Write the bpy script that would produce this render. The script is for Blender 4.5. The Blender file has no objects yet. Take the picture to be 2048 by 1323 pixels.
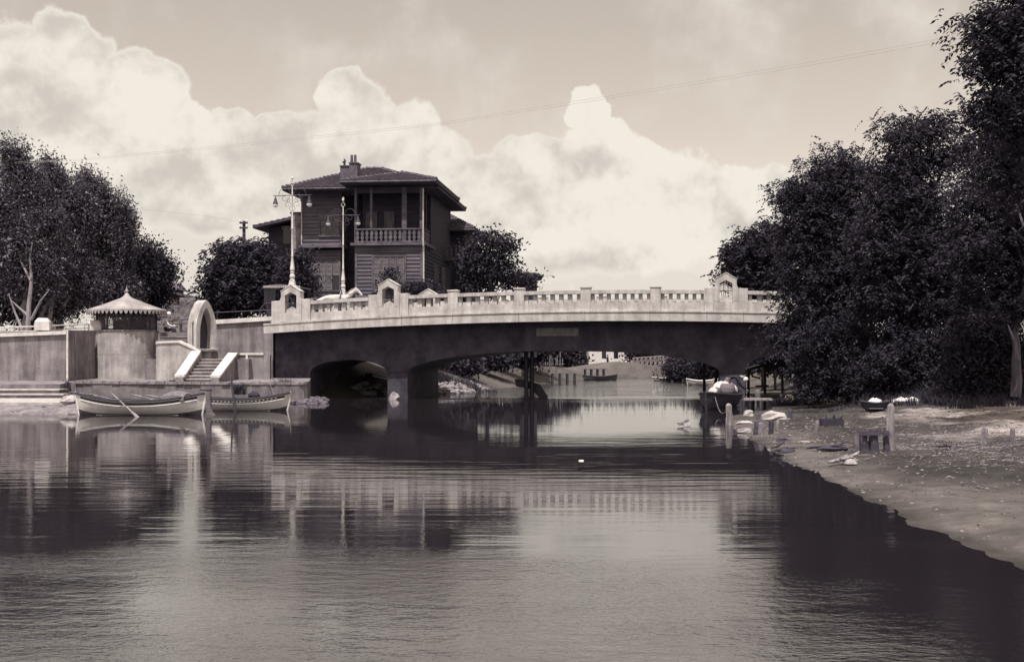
import bpy, math, random
import numpy as np
from mathutils import Vector, Matrix

R = math.radians
scene = bpy.context.scene
col = scene.collection

# ------------------------------------------------------------------ camera
F, CX, HY, H = 2472.0, 1024.0, 716.0, 1.83      # focal length and horizon in photo pixels, eye height in metres
cam_d = bpy.data.cameras.new('camera')
cam = bpy.data.objects.new('camera', cam_d); col.objects.link(cam)
cam.location = (0, 0, H); cam.rotation_euler = (R(90), 0, 0)
cam_d.sensor_width = 36.0; cam_d.lens = 36.0 * F / 2048.0
cam_d.shift_y = (HY - 661.5) / 2048.0
cam_d.clip_start = 0.1; cam_d.clip_end = 5000
scene.camera = cam
scene.cycles.max_bounces = 5; scene.cycles.diffuse_bounces = 2; scene.cycles.glossy_bounces = 3
scene.cycles.transmission_bounces = 2; scene.cycles.caustics_reflective = False; scene.cycles.caustics_refractive = False

# ------------------------------------------------------------------ light
SUN_AZ, SUN_EL = R(-13), R(68)      # azimuth measured from straight behind the camera, negative = left
to_sun = Vector((math.sin(SUN_AZ) * math.cos(SUN_EL), -math.cos(SUN_AZ) * math.cos(SUN_EL), math.sin(SUN_EL)))
sd = bpy.data.lights.new('sun', 'SUN'); sd.energy = 5.0; sd.angle = R(0.53); sd.color = (1.0, 0.965, 0.91)
sun = bpy.data.objects.new('sun', sd); col.objects.link(sun)
sun.rotation_euler = to_sun.to_track_quat('Z', 'Y').to_euler()
scene.view_settings.view_transform = 'Standard'
scene.view_settings.look = 'None'
scene.view_settings.exposure = 0.0
scene.view_settings.gamma = 1.0
scene.view_settings.use_curve_mapping = False

def pix_dir(px, py):
    x, z = (px - CX) / F, (HY - py) / F
    return math.atan2(x, 1.0), math.atan2(z, math.hypot(1.0, x))

world = bpy.data.worlds.new('World'); scene.world = world; world.use_nodes = True
def build_world():
    nt = world.node_tree; N = nt.nodes; L = nt.links
    N.clear()
    out = N.new('ShaderNodeOutputWorld'); bg = N.new('ShaderNodeBackground')
    bg.inputs['Strength'].default_value = 0.1
    L.new(bg.outputs[0], out.inputs[0])
    sky = N.new('ShaderNodeTexSky'); sky.sky_type = 'NISHITA'; sky.sun_disc = False
    sky.sun_elevation = SUN_EL; sky.sun_rotation = math.atan2(to_sun.x, to_sun.y)
    sky.air_density = 1.0; sky.dust_density = 2.0; sky.ozone_density = 1.0
    bw = N.new('ShaderNodeRGBToBW'); L.new(sky.outputs[0], bw.inputs[0])
    def math_(op, a, b=None, c=None, clamp=False):
        n = N.new('ShaderNodeMath'); n.operation = op; n.use_clamp = clamp
        for i, v in enumerate((a, b, c)):
            if v is None: continue
            if isinstance(v, (int, float)): n.inputs[i].default_value = v
            else: L.new(v, n.inputs[i])
        return n.outputs[0]
    def vmath(op, a, b=None):
        n = N.new('ShaderNodeVectorMath'); n.operation = op
        for i, v in enumerate((a, b)):
            if v is None: continue
            if isinstance(v, tuple): n.inputs[i].default_value = v
            else: L.new(v, n.inputs[i])
        return n.outputs['Value'] if op == 'LENGTH' else n.outputs[0]
    def noise(scale, detail=4, rough=0.55, vec=None):
        n = N.new('ShaderNodeTexNoise'); n.inputs['Scale'].default_value = scale
        n.inputs['Detail'].default_value = detail; n.inputs['Roughness'].default_value = rough
        L.new(vec, n.inputs['Vector']); return n
    def maprange(v, a, b, c=0.0, d=1.0, smooth=True):
        n = N.new('ShaderNodeMapRange'); n.interpolation_type = 'SMOOTHSTEP' if smooth else 'LINEAR'
        L.new(v, n.inputs['Value'])
        for k, x in zip(('From Min', 'From Max', 'To Min', 'To Max'), (a, b, c, d)): n.inputs[k].default_value = x
        return n.outputs[0]
    tc = N.new('ShaderNodeTexCoord'); d = tc.outputs['Generated']
    sep = N.new('ShaderNodeSeparateXYZ'); L.new(d, sep.inputs[0])
    az = math_('ARCTAN2', sep.outputs[0], sep.outputs[1])
    az = math_('WRAP', az, R(32), R(-32))           # the same bank of cumulus goes on all round the horizon
    el = math_('ARCSINE', sep.outputs[2])
    comb = N.new('ShaderNodeCombineXYZ'); L.new(az, comb.inputs[0]); L.new(el, comb.inputs[1])
    def warp(uv, scale, amp, detail):
        n = noise(scale, detail, 0.5, d)
        s = vmath('SUBTRACT', n.outputs['Color'], (0.5, 0.5, 0.5))
        s = vmath('MULTIPLY', s, (amp, amp, 0.0))
        return vmath('ADD', uv, s)
    uv = warp(comb.outputs[0], 9, 0.05, 2)
    uv = warp(uv, 26, 0.036, 5)
    blobs = [(40,200,150,150),(140,95,70,75),(265,190,110,95),(30,350,220,170),(210,330,190,140),(360,290,60,75),
             (450,265,55,52),(560,300,110,60),(440,370,170,110),(725,215,95,62),(800,265,85,85),(690,330,130,110),
             (870,330,100,85),(1205,212,50,45),(1222,300,85,80),(1090,340,110,75),(1320,340,120,70),(1420,385,120,80),
             (1200,450,320,120),(950,420,150,110),(1530,400,90,70),(-200,300,200,200),(1850,520,420,140),(2350,420,280,160)]
    field = None
    for (px, py, rx, ry) in blobs:
        a, e = pix_dir(px, py)
        s = vmath('SUBTRACT', uv, (a, e, 0.0))
        s = vmath('MULTIPLY', s, (F / rx, F / ry, 0.0))
        f = math_('SUBTRACT', 1.0, vmath('LENGTH', s))
        field = f if field is None else math_('MAXIMUM', field, f)
    nf = noise(24, 6, 0.62, d)
    fld = math_('ADD', field, math_('MULTIPLY', math_('SUBTRACT', nf.outputs[0], 0.5), 0.42))
    mask = maprange(fld, 0.0, 0.12)
    # billows lit from above: noise compared with itself a little higher up
    n_lo = noise(15, 5, 0.55, d); n_hi = noise(15, 5, 0.55, vmath('ADD', d, (0.008, 0.0, 0.022)))
    emb = math_('SUBTRACT', n_lo.outputs[0], n_hi.outputs[0])
    big = noise(5, 2, 0.5, d)
    lit = maprange(math_('ADD', math_('MULTIPLY', emb, 2.8), math_('MULTIPLY', math_('SUBTRACT', big.outputs[0], 0.5), 1.2)), -0.42, 0.30)
    lit = math_('MAXIMUM', lit, math_('MULTIPLY', maprange(fld, 0.35, 0.05), 0.8))
    cloud = maprange(lit, 0, 1, 5.9, 8.3, False)
    wisp_n = noise(7, 5, 0.6, d)
    wisp = math_('MULTIPLY', maprange(wisp_n.outputs[0], 0.46, 0.72), 0.75)
    skyv = math_('MULTIPLY', bw.outputs[0], SKY_GAIN)
    hz = maprange(el, R(11), R(4))                  # milky summer haze and cloud low in the sky
    white = math_('MAXIMUM', math_('MAXIMUM', mask, wisp), math_('MULTIPLY', hz, 0.9))
    cloud = math_('ADD', math_('MULTIPLY', cloud, maprange(mask, 0, 1, 0.93, 1.0, False)), 0.0)
    def scaled(v, c):
        n = N.new('ShaderNodeVectorMath'); n.operation = 'SCALE'; n.inputs[0].default_value = c; L.new(v, n.inputs['Scale']); return n.outputs[0]
    mixc = N.new('ShaderNodeMix'); mixc.data_type = 'RGBA'
    L.new(white, mixc.inputs['Factor']); L.new(scaled(skyv, (1.14, 1.0, 0.875)), mixc.inputs[6]); L.new(scaled(cloud, (1.075, 1.0, 0.895)), mixc.inputs[7])
    tint = mixc
    L.new(mixc.outputs[2], bg.inputs['Color'])
SKY_GAIN = 1.85
build_world()

# ------------------------------------------------------------------ helpers
def P(px, py, D):
    return Vector(((px - CX) / F * D, D, H + (HY - py) / F * D))

class Frame:
    """A local frame (u along, w away from the viewer, z up) standing at a measured place."""
    def __init__(s, px, D, deg):
        s.D = D; s.ox = (px - CX) / F * D; s.a = R(deg); s.c = math.cos(s.a); s.s = math.sin(s.a)
    def u(s, px, w=0.0):
        k = (px - CX) / F
        return (k * (s.D + w * s.c) - s.ox - w * s.s) / (s.c + k * s.s)
    def dist(s, u, w=0.0): return s.D - u * s.s + w * s.c
    def z(s, px, py, w=0.0):
        return H + (HY - py) / F * s.dist(s.u(px, w), w)
    def root(s, name):
        return empty(name, (s.ox, s.D, 0), -s.a)
    def world(s, u, w, z):
        return Vector((s.ox + u * s.c + w * s.s, s.D - u * s.s + w * s.c, z))

def empty(name, loc, rz=0.0):
    o = bpy.data.objects.new(name, None); col.objects.link(o)
    o.location = loc; o.rotation_euler = (0, 0, rz); o.empty_display_size = 0.2
    return o

def tag(o, label=None, cat=None, group=None, kind=None):
    if label: o['label'] = label
    if cat: o['category'] = cat
    if group: o['group'] = group
    if kind: o['kind'] = kind
    return o

class MB:
    def __init__(s): s.v = []; s.f = []
    def add(s, vs, fs):
        n = len(s.v); s.v += [tuple(v) for v in vs]; s.f += [tuple(i + n for i in f) for f in fs]; return s
    def hexa(s, p):   # p: bottom 4 ccw, top 4 ccw
        return s.add(p, [(3,2,1,0),(4,5,6,7),(0,1,5,4),(1,2,6,5),(2,3,7,6),(3,0,4,7)])
    def box(s, x0, x1, y0, y1, z0, z1):
        return s.hexa([(x0,y0,z0),(x1,y0,z0),(x1,y1,z0),(x0,y1,z0),(x0,y0,z1),(x1,y0,z1),(x1,y1,z1),(x0,y1,z1)])
    def prism(s, a, b):   # two equal loops of 3-D points
        n = len(a); vs = list(a) + list(b)
        return s.add(vs, [tuple(range(n))[::-1], tuple(range(n, 2*n))] + [(i, (i+1) % n, n + (i+1) % n, n + i) for i in range(n)])
    def tube(s, pts, r, n=8, cap=True):
        pts = [Vector(p) for p in pts]; m = len(pts)
        rs = r if isinstance(r, (list, tuple)) else [r] * m
        vs = []; prev = None
        for i, p in enumerate(pts):
            t = (pts[min(i+1, m-1)] - pts[max(i-1, 0)]).normalized()
            if prev is None:
                a = Vector((0,0,1)) if abs(t.z) < 0.9 else Vector((1,0,0))
                prev = t.cross(a).normalized()
            x = (prev - t * prev.dot(t)).normalized(); prev = x; y = t.cross(x)
            for k in range(n):
                an = 2*math.pi*k/n
                vs.append(p + (x*math.cos(an) + y*math.sin(an)) * rs[i])
        fs = [(i*n+k, i*n+(k+1) % n, (i+1)*n+(k+1) % n, (i+1)*n+k) for i in range(m-1) for k in range(n)]
        if cap: fs += [tuple(range(n))[::-1], tuple(range((m-1)*n, m*n))]
        return s.add(vs, fs)
    def lathe(s, prof, c=(0,0,0), n=16, a0=0.0):
        vs = []; m = len(prof)
        for (r, z) in prof:
            for k in range(n):
                an = a0 + 2*math.pi*k/n; vs.append((c[0]+r*math.cos(an), c[1]+r*math.sin(an), c[2]+z))
        fs = [(i*n+k, i*n+(k+1) % n, (i+1)*n+(k+1) % n, (i+1)*n+k) for i in range(m-1) for k in range(n)]
        fs += [tuple(range(n))[::-1], tuple(range((m-1)*n, m*n))]
        return s.add(vs, fs)
    def blob(s, c, r, seed=0, n=10, m=7, jit=0.15, flat=-1.0):
        rnd = random.Random(seed); vs = []; ph = rnd.random()*6
        for i in range(m):
            th = math.pi*(i+0.5)/m
            for k in range(n):
                an = 2*math.pi*k/n
                q = 1 + jit*(rnd.random()-0.5)*2 + 0.1*math.sin(2*an+ph)
                z = math.cos(th)*q
                if z < flat: z = flat
                vs.append((c[0]+r[0]*math.sin(th)*math.cos(an)*q, c[1]+r[1]*math.sin(th)*math.sin(an)*q, c[2]+r[2]*z))
        fs = [(i*n+k, i*n+(k+1) % n, (i+1)*n+(k+1) % n, (i+1)*n+k)[::-1] for i in range(m-1) for k in range(n)]
        fs += [tuple(range(n)), tuple(range((m-1)*n, m*n))[::-1]]
        return s.add(vs, fs)
    def mesh(s, name):
        me = bpy.data.meshes.new(name); me.from_pydata(s.v, [], s.f); me.update(); return me
    def build(s, name, m, parent=None, smooth=False, bevel=0.0):
        me = s.mesh(name); me.materials.append(m)
        if smooth:
            me.polygons.foreach_set('use_smooth', [True]*len(me.polygons))
            try: me.set_sharp_from_angle(angle=R(40))
            except Exception: pass
        o = bpy.data.objects.new(name, me); col.objects.link(o); o.parent = parent
        if bevel > 0:
            b = o.modifiers.new('bevel', 'BEVEL'); b.width = bevel; b.segments = 2; b.limit_method = 'ANGLE'; b.angle_limit = R(35)
        return o

def link_copy(o, name=None, parent=None, loc=None):
    c = o.copy(); col.objects.link(c); c.parent = parent
    if loc is not None: c.location = loc
    return c

def copy_tree(o, parent=None):
    c = o.copy(); col.objects.link(c); c.parent = parent
    for ch in list(o.children): copy_tree(ch, c)
    return c

# ------------------------------------------------------------------ materials (a toned monochrome print: warm lights, violet darks)
def tone(v):
    pts = [(0.0,(1.06,0.92,1.75)),(0.06,(1.10,0.95,1.32)),(0.2,(1.10,0.97,1.02)),(0.5,(1.06,0.99,0.98)),(1.0,(1.02,1.0,0.98))]
    for (a, ca), (b, cb) in zip(pts, pts[1:]):
        if v <= b:
            t = (v - a)/(b - a); return tuple(v*(x*(1-t)+y*t) for x, y in zip(ca, cb)) + (1.0,)
    return (v, v, v, 1.0)

def mat(name, v, v2=None, rough=0.85, scale=3.0, stretch=(1,1,1), detail=6, contrast=(0.35,0.65), bump=0.0, bscale=None, spec=0.3,
        streak=0.0, metallic=0.0, transl=0.0, attr=None):
    m = bpy.data.materials.new(name); m.use_nodes = True
    nt = m.node_tree; N = nt.nodes; L = nt.links; b = N['Principled BSDF']
    b.inputs['Roughness'].default_value = rough
    b.inputs['Specular IOR Level'].default_value = spec
    b.inputs['Metallic'].default_value = metallic
    if v2 is None: v2 = v*0.75
    tc = N.new('ShaderNodeTexCoord'); mp = N.new('ShaderNodeMapping'); mp.inputs['Scale'].default_value = stretch
    L.new(tc.outputs['Object'], mp.inputs[0])
    n = N.new('ShaderNodeTexNoise'); n.inputs['Scale'].default_value = scale; n.inputs['Detail'].default_value = detail
    n.inputs['Roughness'].default_value = 0.62
    L.new(mp.outputs[0], n.inputs['Vector'])
    cr = N.new('ShaderNodeValToRGB'); cr.color_ramp.elements[0].position = contrast[0]; cr.color_ramp.elements[1].position = contrast[1]
    cr.color_ramp.elements[0].color = tone(v2); cr.color_ramp.elements[1].color = tone(v)
    L.new(n.outputs[0], cr.inputs[0])
    colr = cr.outputs[0]
    if streak > 0:   # rain streaks and stains running down a wall
        mp2 = N.new('ShaderNodeMapping'); mp2.inputs['Scale'].default_value = (1.6, 1.6, 0.16); L.new(tc.outputs['Object'], mp2.inputs[0])
        n2 = N.new('ShaderNodeTexNoise'); n2.inputs['Scale'].default_value = 2.2; n2.inputs['Detail'].default_value = 7; n2.inputs['Roughness'].default_value = 0.7
        L.new(mp2.outputs[0], n2.inputs['Vector'])
        r2 = N.new('ShaderNodeMapRange'); r2.inputs['From Min'].default_value = 0.36; r2.inputs['From Max'].default_value = 0.6
        r2.inputs['To Min'].default_value = 1.0 - streak; r2.inputs['To Max'].default_value = 1.0
        L.new(n2.outputs[0], r2.inputs['Value'])
        sc = N.new('ShaderNodeVectorMath'); sc.operation = 'SCALE'; L.new(colr, sc.inputs[0]); L.new(r2.outputs[0], sc.inputs['Scale'])
        colr = sc.outputs[0]
    if attr:
        at = N.new('ShaderNodeAttribute'); at.attribute_name = attr
        mx = N.new('ShaderNodeVectorMath'); mx.operation = 'MULTIPLY'; L.new(colr, mx.inputs[0]); L.new(at.outputs['Color'], mx.inputs[1])
        colr = mx.outputs[0]
    L.new(colr, b.inputs['Base Color'])
    if bump > 0:
        nb = N.new('ShaderNodeTexNoise'); nb.inputs['Scale'].default_value = bscale or scale*6; nb.inputs['Detail'].default_value = 5
        L.new(mp.outputs[0], nb.inputs['Vector'])
        bp = N.new('ShaderNodeBump'); bp.inputs['Strength'].default_value = bump; bp.inputs['Distance'].default_value = 0.03
        L.new(nb.outputs[0], bp.inputs['Height']); L.new(bp.outputs[0], b.inputs['Normal'])
    if transl > 0:
        tr = N.new('ShaderNodeBsdfTranslucent'); L.new(colr, tr.inputs[0])
        ms = N.new('ShaderNodeMixShader'); ms.inputs[0].default_value = transl
        L.new(b.outputs[0], ms.inputs[1]); L.new(tr.outputs[0], ms.inputs[2]); L.new(ms.outputs[0], N['Material Output'].inputs['Surface'])
    return m

M = {}
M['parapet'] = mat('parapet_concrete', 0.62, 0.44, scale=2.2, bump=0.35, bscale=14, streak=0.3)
M['body'] = mat('bridge_concrete_shade', 0.085, 0.034, scale=1.6, bump=0.3, bscale=9, streak=0.2)  # shade under the deck overhang is put into this colour, far below the parapet's
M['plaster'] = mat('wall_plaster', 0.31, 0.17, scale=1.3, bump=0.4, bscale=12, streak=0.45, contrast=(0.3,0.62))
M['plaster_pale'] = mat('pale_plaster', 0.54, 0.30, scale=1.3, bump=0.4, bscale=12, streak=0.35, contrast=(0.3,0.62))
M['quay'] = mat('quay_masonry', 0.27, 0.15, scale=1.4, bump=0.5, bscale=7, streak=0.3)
M['coping'] = mat('coping_whitewash', 0.72, 0.5, scale=3.5, bump=0.2)
M['white'] = mat('white_paint', 0.8, 0.7, scale=2.0, rough=0.55)
M['hull'] = mat('hull_paint', 0.82, 0.66, scale=1.5, rough=0.5, streak=0.12)
M['hull_shade'] = mat('hull_bottom_shade', 0.16, 0.05, scale=3, rough=0.6)  # shading of the lower hull near the waterline, painted in as a darker colour
M['hull_dark'] = mat('dark_tarred_wood', 0.05, 0.03, scale=4, stretch=(0.4,3,3), rough=0.6, bump=0.3)
M['wood_dark'] = mat('weathered_dark_wood', 0.085, 0.04, scale=2.5, stretch=(0.5,2,4), bump=0.4)
M['wood_mid'] = mat('weathered_wood', 0.2, 0.1, scale=2.5, stretch=(0.5,2,4), bump=0.4)
M['wood_pale'] = mat('bleached_wood', 0.36, 0.13, scale=5, stretch=(2,2,0.5), bump=0.4)
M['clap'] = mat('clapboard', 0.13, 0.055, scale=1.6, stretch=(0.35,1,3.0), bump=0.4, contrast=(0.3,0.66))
M['clap_dark_shade'] = mat('dark_shade_clapboard', 0.05, 0.026, scale=1.6, stretch=(0.35,1,3.0), bump=0.4)  # darker copy of the clapboard; loggia, recess and side-wall shade put into its colour
M['shutter'] = mat('shutter_paint', 0.19, 0.10, scale=3, bump=0.2)
M['trim'] = mat('house_trim', 0.15, 0.07, scale=3, bump=0.2)
M['pipe'] = mat('pale_pipe', 0.6, 0.45, scale=4, rough=0.5)
M['tile'] = mat('roof_tile', 0.15, 0.06, scale=5, bump=0.5, contrast=(0.3,0.7))
M['brick'] = mat('brick', 0.3, 0.1, scale=2.6, bump=0.6, bscale=6, contrast=(0.35,0.62))
M['stone'] = mat('rubble_stone', 0.32, 0.14, scale=3.5, bump=0.6, bscale=9)
M['rubble_dark'] = mat('damp_rubble', 0.16, 0.05, scale=4, bump=0.5, bscale=9)
M['stone_pale'] = mat('pale_stone', 0.5, 0.28, scale=3.5, bump=0.4, bscale=9)
M['iron'] = mat('dark_iron', 0.04, 0.025, rough=0.5, spec=0.5)
M['lamp_iron'] = mat('painted_lamp_iron', 0.66, 0.5, rough=0.5, scale=6)
M['scroll_iron'] = mat('dull_scroll_iron', 0.10, 0.06, rough=0.6)
M['globe'] = mat('opal_glass', 0.85, 0.8, rough=0.2, spec=0.5)
M['tin'] = mat('tin_roof', 0.42, 0.2, scale=1.3, rough=0.5, bump=0.1, streak=0.1)
M['black'] = mat('dark_opening', 0.012, 0.008)
M['glass'] = mat('window_glass', 0.02, 0.015, rough=0.08, spec=0.6)
M['cloth'] = mat('white_cloth', 0.78, 0.66, scale=8, bump=0.3)
M['sack'] = mat('sack_cloth', 0.62, 0.4, scale=6, bump=0.4)
M['dark_cloth'] = mat('dark_cloth', 0.035, 0.02, scale=8, bump=0.3)
M['grey_cloth'] = mat('grey_cloth', 0.2, 0.13, scale=8, bump=0.3)
M['skin'] = mat('skin', 0.3, 0.25, rough=0.6)
M['horse'] = mat('grey_horse_coat', 0.62, 0.45, scale=2.5, rough=0.6)
M['mane'] = mat('mane_hair', 0.3, 0.15, scale=9)
M['leather'] = mat('black_leather', 0.03, 0.02, rough=0.4, spec=0.5)
M['bark'] = mat('bark', 0.12, 0.05, scale=3, stretch=(2,2,0.5), bump=0.8)
M['bark_pale'] = mat('pale_bark', 0.34, 0.14, scale=2.2, stretch=(1.5,1.5,0.5), bump=0.5)
M['leaf_a'] = mat('leaf_grey_green', 0.13, 0.035, scale=1.4, rough=0.45, spec=0.4, transl=0.2, contrast=(0.3,0.7))
M['leaf_b'] = mat('leaf_dark', 0.058, 0.014, scale=0.7, rough=0.6, spec=0.12, transl=0.18, contrast=(0.3,0.7))
M['leaf_c'] = mat('leaf_mid', 0.068, 0.018, scale=0.8, rough=0.6, spec=0.15, transl=0.2, contrast=(0.3,0.7))
M['grass'] = mat('dry_grass', 0.075, 0.03, scale=1.2, rough=0.7, transl=0.2)
M['ground'] = mat('bank_soil', 1.0, 0.55, scale=5.0, bump=1.0, bscale=14, detail=9, attr='tone', contrast=(0.3,0.7))
M['litter'] = mat('beach_litter', 0.2, 0.05, scale=2.0, contrast=(0.42,0.6))
M['straw'] = mat('bleached_straw', 0.3, 0.05, scale=3.0, contrast=(0.4,0.6))
M['wire'] = mat('wire', 0.45, 0.4)

def water_material():
    m = bpy.data.materials.new('river_water'); m.use_nodes = True
    nt = m.node_tree; N = nt.nodes; L = nt.links; b = N['Principled BSDF']
    b.inputs['Base Color'].default_value = (0.017, 0.014, 0.018, 1)
    b.inputs['Roughness'].default_value = 0.03
    b.inputs['IOR'].default_value = 4.6
    tc = N.new('ShaderNodeTexCoord')
    sep = N.new('ShaderNodeSeparateXYZ'); L.new(tc.outputs['Object'], sep.inputs[0])
    def noise(scale, stretch, detail=3, rot=0.0, rough=0.5, dist=0.0):
        mp = N.new('ShaderNodeMapping'); mp.inputs['Scale'].default_value = stretch; mp.inputs['Rotation'].default_value = (0,0,rot)
        L.new(tc.outputs['Object'], mp.inputs[0])
        n = N.new('ShaderNodeTexNoise'); n.inputs['Scale'].default_value = scale; n.inputs['Detail'].default_value = detail
        n.inputs['Roughness'].default_value = rough; n.inputs['Distortion'].default_value = dist
        L.new(mp.outputs[0], n.inputs['Vector']); return n.outputs[0]
    def mul(a, b_):
        n = N.new('ShaderNodeMath'); n.operation = 'MULTIPLY'
        for i, v in enumerate((a, b_)):
            if isinstance(v, (int, float)): n.inputs[i].default_value = v
            else: L.new(v, n.inputs[i])
        return n.outputs[0]
    def add(a, b_):
        n = N.new('ShaderNodeMath'); n.operation = 'ADD'; L.new(a, n.inputs[0]); L.new(b_, n.inputs[1]); return n.outputs[0]
    def ramp(v, pts):
        n = N.new('ShaderNodeValToRGB'); e = n.color_ramp.elements
        n.color_ramp.interpolation = 'EASE'
        while len(e) < len(pts): e.new(0.5)
        for k, (p, x) in enumerate(pts): e[k].position = p; e[k].color = (x, x, x, 1)
        L.new(v, n.inputs[0]); return n.outputs[0]
    # where along the river the breeze ruffles the surface (distance from the near bank, with a wandering edge)
    ed = noise(0.12, (1,1,1), 3)
    yy = add(sep.outputs[1], mul(ed, 12.0))
    dn = N.new('ShaderNodeMath'); dn.operation = 'DIVIDE'; L.new(yy, dn.inputs[0]); dn.inputs[1].default_value = 100.0; y01 = dn.outputs[0]
    fine_amt = ramp(y01, [(0.0,1.0),(0.16,1.0),(0.195,0.14),(0.28,0.03),(0.55,0.02),(0.62,0.3),(0.67,2.6),(1.0,3.0)])
    long_amt = ramp(y01, [(0.0,0.3),(0.15,0.5),(0.20,1.0),(0.31,0.9),(0.40,0.3),(0.55,0.12),(0.62,0.5),(0.67,2.6),(1.0,2.6)])
    patch = ramp(noise(0.35, (0.6,1,1), 3), [(0.35,0.25),(0.65,1.0)])
    fine = add(mul(noise(3.6, (1.0,1.6,1), 4, 0.2, 0.6), 0.0120), mul(noise(15, (1.0,1.3,1), 3, -0.3, 0.6), 0.0040))
    lng = add(mul(noise(1.0, (0.55,3.6,1), 2, 0.04, 0.4, 0.25), 0.0050), mul(noise(1.0, (1.1,8.0,1), 2, -0.05, 0.45, 0.2), 0.0010))
    hgt = add(mul(mul(fine, fine_amt), patch), mul(mul(lng, long_amt), ramp(noise(0.22, (0.5,1.6,1), 3, 0.3), [(0.35,0.35),(0.62,1.15)])))
    chop = ramp(y01, [(0.0,0.0),(0.62,0.0),(0.67,1.0),(1.0,1.0)])      # wind chop on the open reach above the bridge
    hgt = add(hgt, mul(mul(noise(0.55, (0.8,1.3,1), 3, 0.1), 0.13), chop))
    bp = N.new('ShaderNodeBump'); bp.inputs['Strength'].default_value = 1.0; bp.inputs['Distance'].default_value = 1.0
    L.new(hgt, bp.inputs['Height']); L.new(bp.outputs[0], b.inputs['Normal'])
    return m
M['water'] = water_material()

# ------------------------------------------------------------------ ground and river
rng = np.random.default_rng(3)
_NT = {}
def vnoise(x, y, s, seed):
    T = _NT.get(seed)
    if T is None: T = _NT[seed] = np.random.default_rng(seed).random((64, 64))
    x = x/s; y = y/s; xi = np.floor(x).astype(int); yi = np.floor(y).astype(int); fx = x-xi; fy = y-yi
    fx = fx*fx*(3-2*fx); fy = fy*fy*(3-2*fy)
    g = lambda a, b: T[a % 64, b % 64]
    return (g(xi,yi)*(1-fx)+g(xi+1,yi)*fx)*(1-fy)+(g(xi,yi+1)*(1-fx)+g(xi+1,yi+1)*fx)*fy - 0.5
XR = ([-60,8,11,13,16,20.6,26.8,32.5,38,44,52,60,75,90,105,113,116],[5.6,4.8,4.62,4.5,4.62,4.75,5.25,5.8,6.5,9.0,11.0,11.4,12.6,13.6,14.2,13.0,9.0])
XL = ([53,57.5,58,62,66,84,100,110,114,116],[-200,-200,-9,-5.0,-2.6,1.2,4.8,7.0,8.6,9.0])
def ground_z(x, y):
    x = np.asarray(x, float); y = np.asarray(y, float)
    xr = np.interp(y, *XR) + 0.35*vnoise(x*0+3, y, 2.2, 5) + 0.3*vnoise(x*0+9, y, 0.8, 6) + 0.16*vnoise(x, y, 0.3, 8)
    xl = np.interp(y, *XL) + 0.6*vnoise(x*0+5, y, 3.0, 7)
    d = x - xr
    zr = np.interp(d, [-6,-1,0,0.6,3,8,14,40],[-2.5,-0.25,0.0,0.06,0.17,0.42,0.6,1.2])
    back = np.clip((y-35)/6, 0, 1)*np.clip((d-3.0)/5, 0, 1)
    zr = zr + back*0.55 + np.clip((y-46)/10, 0, 1)*np.clip((d-3)/4, 0, 1)*0.9
    zr = zr + np.where(d > 0, np.clip(d/1.5,0,1)*(0.10*vnoise(x,y,1.3,11)+0.06*vnoise(x,y,0.45,12)+0.035*vnoise(x,y,0.2,13)), 0)
    e = xl - x
    top = np.interp(y, [58,72,90,110,140],[2.96,2.6,1.5,1.0,0.75])
    zl = np.minimum(np.interp(e, [-6,-1,0,1.2,6,12],[-2.5,-0.3,0.0,0.4,2.2,3.2]), top) + np.where(e > 0.5, 0.12*vnoise(x,y,1.5,15), 0)
    z = np.maximum(zr, zl)
    far = np.clip((y-112)/5, 0, 1)
    zf = 0.62 + 0.5*vnoise(x,y,6,21) + np.clip((y-180)/400, 0, 1)*1.5
    mound = 0.9*np.exp(-(((x-10.5)/4.5)**2 + ((y-119)/4)**2))
    z = np.where(y > 112, np.maximum(z*(1-far) + far*np.maximum(zf, 0.35) + mound*far, z*(1-far)+far*0.3), z)
    z = np.where((x < -30) & (y > 57.6), np.maximum(z, 2.96 + np.clip((y-140)/300,0,1)), z)
    return z
def gz(x, y): return float(ground_z(np.array([x]), np.array([y]))[0])

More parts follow.
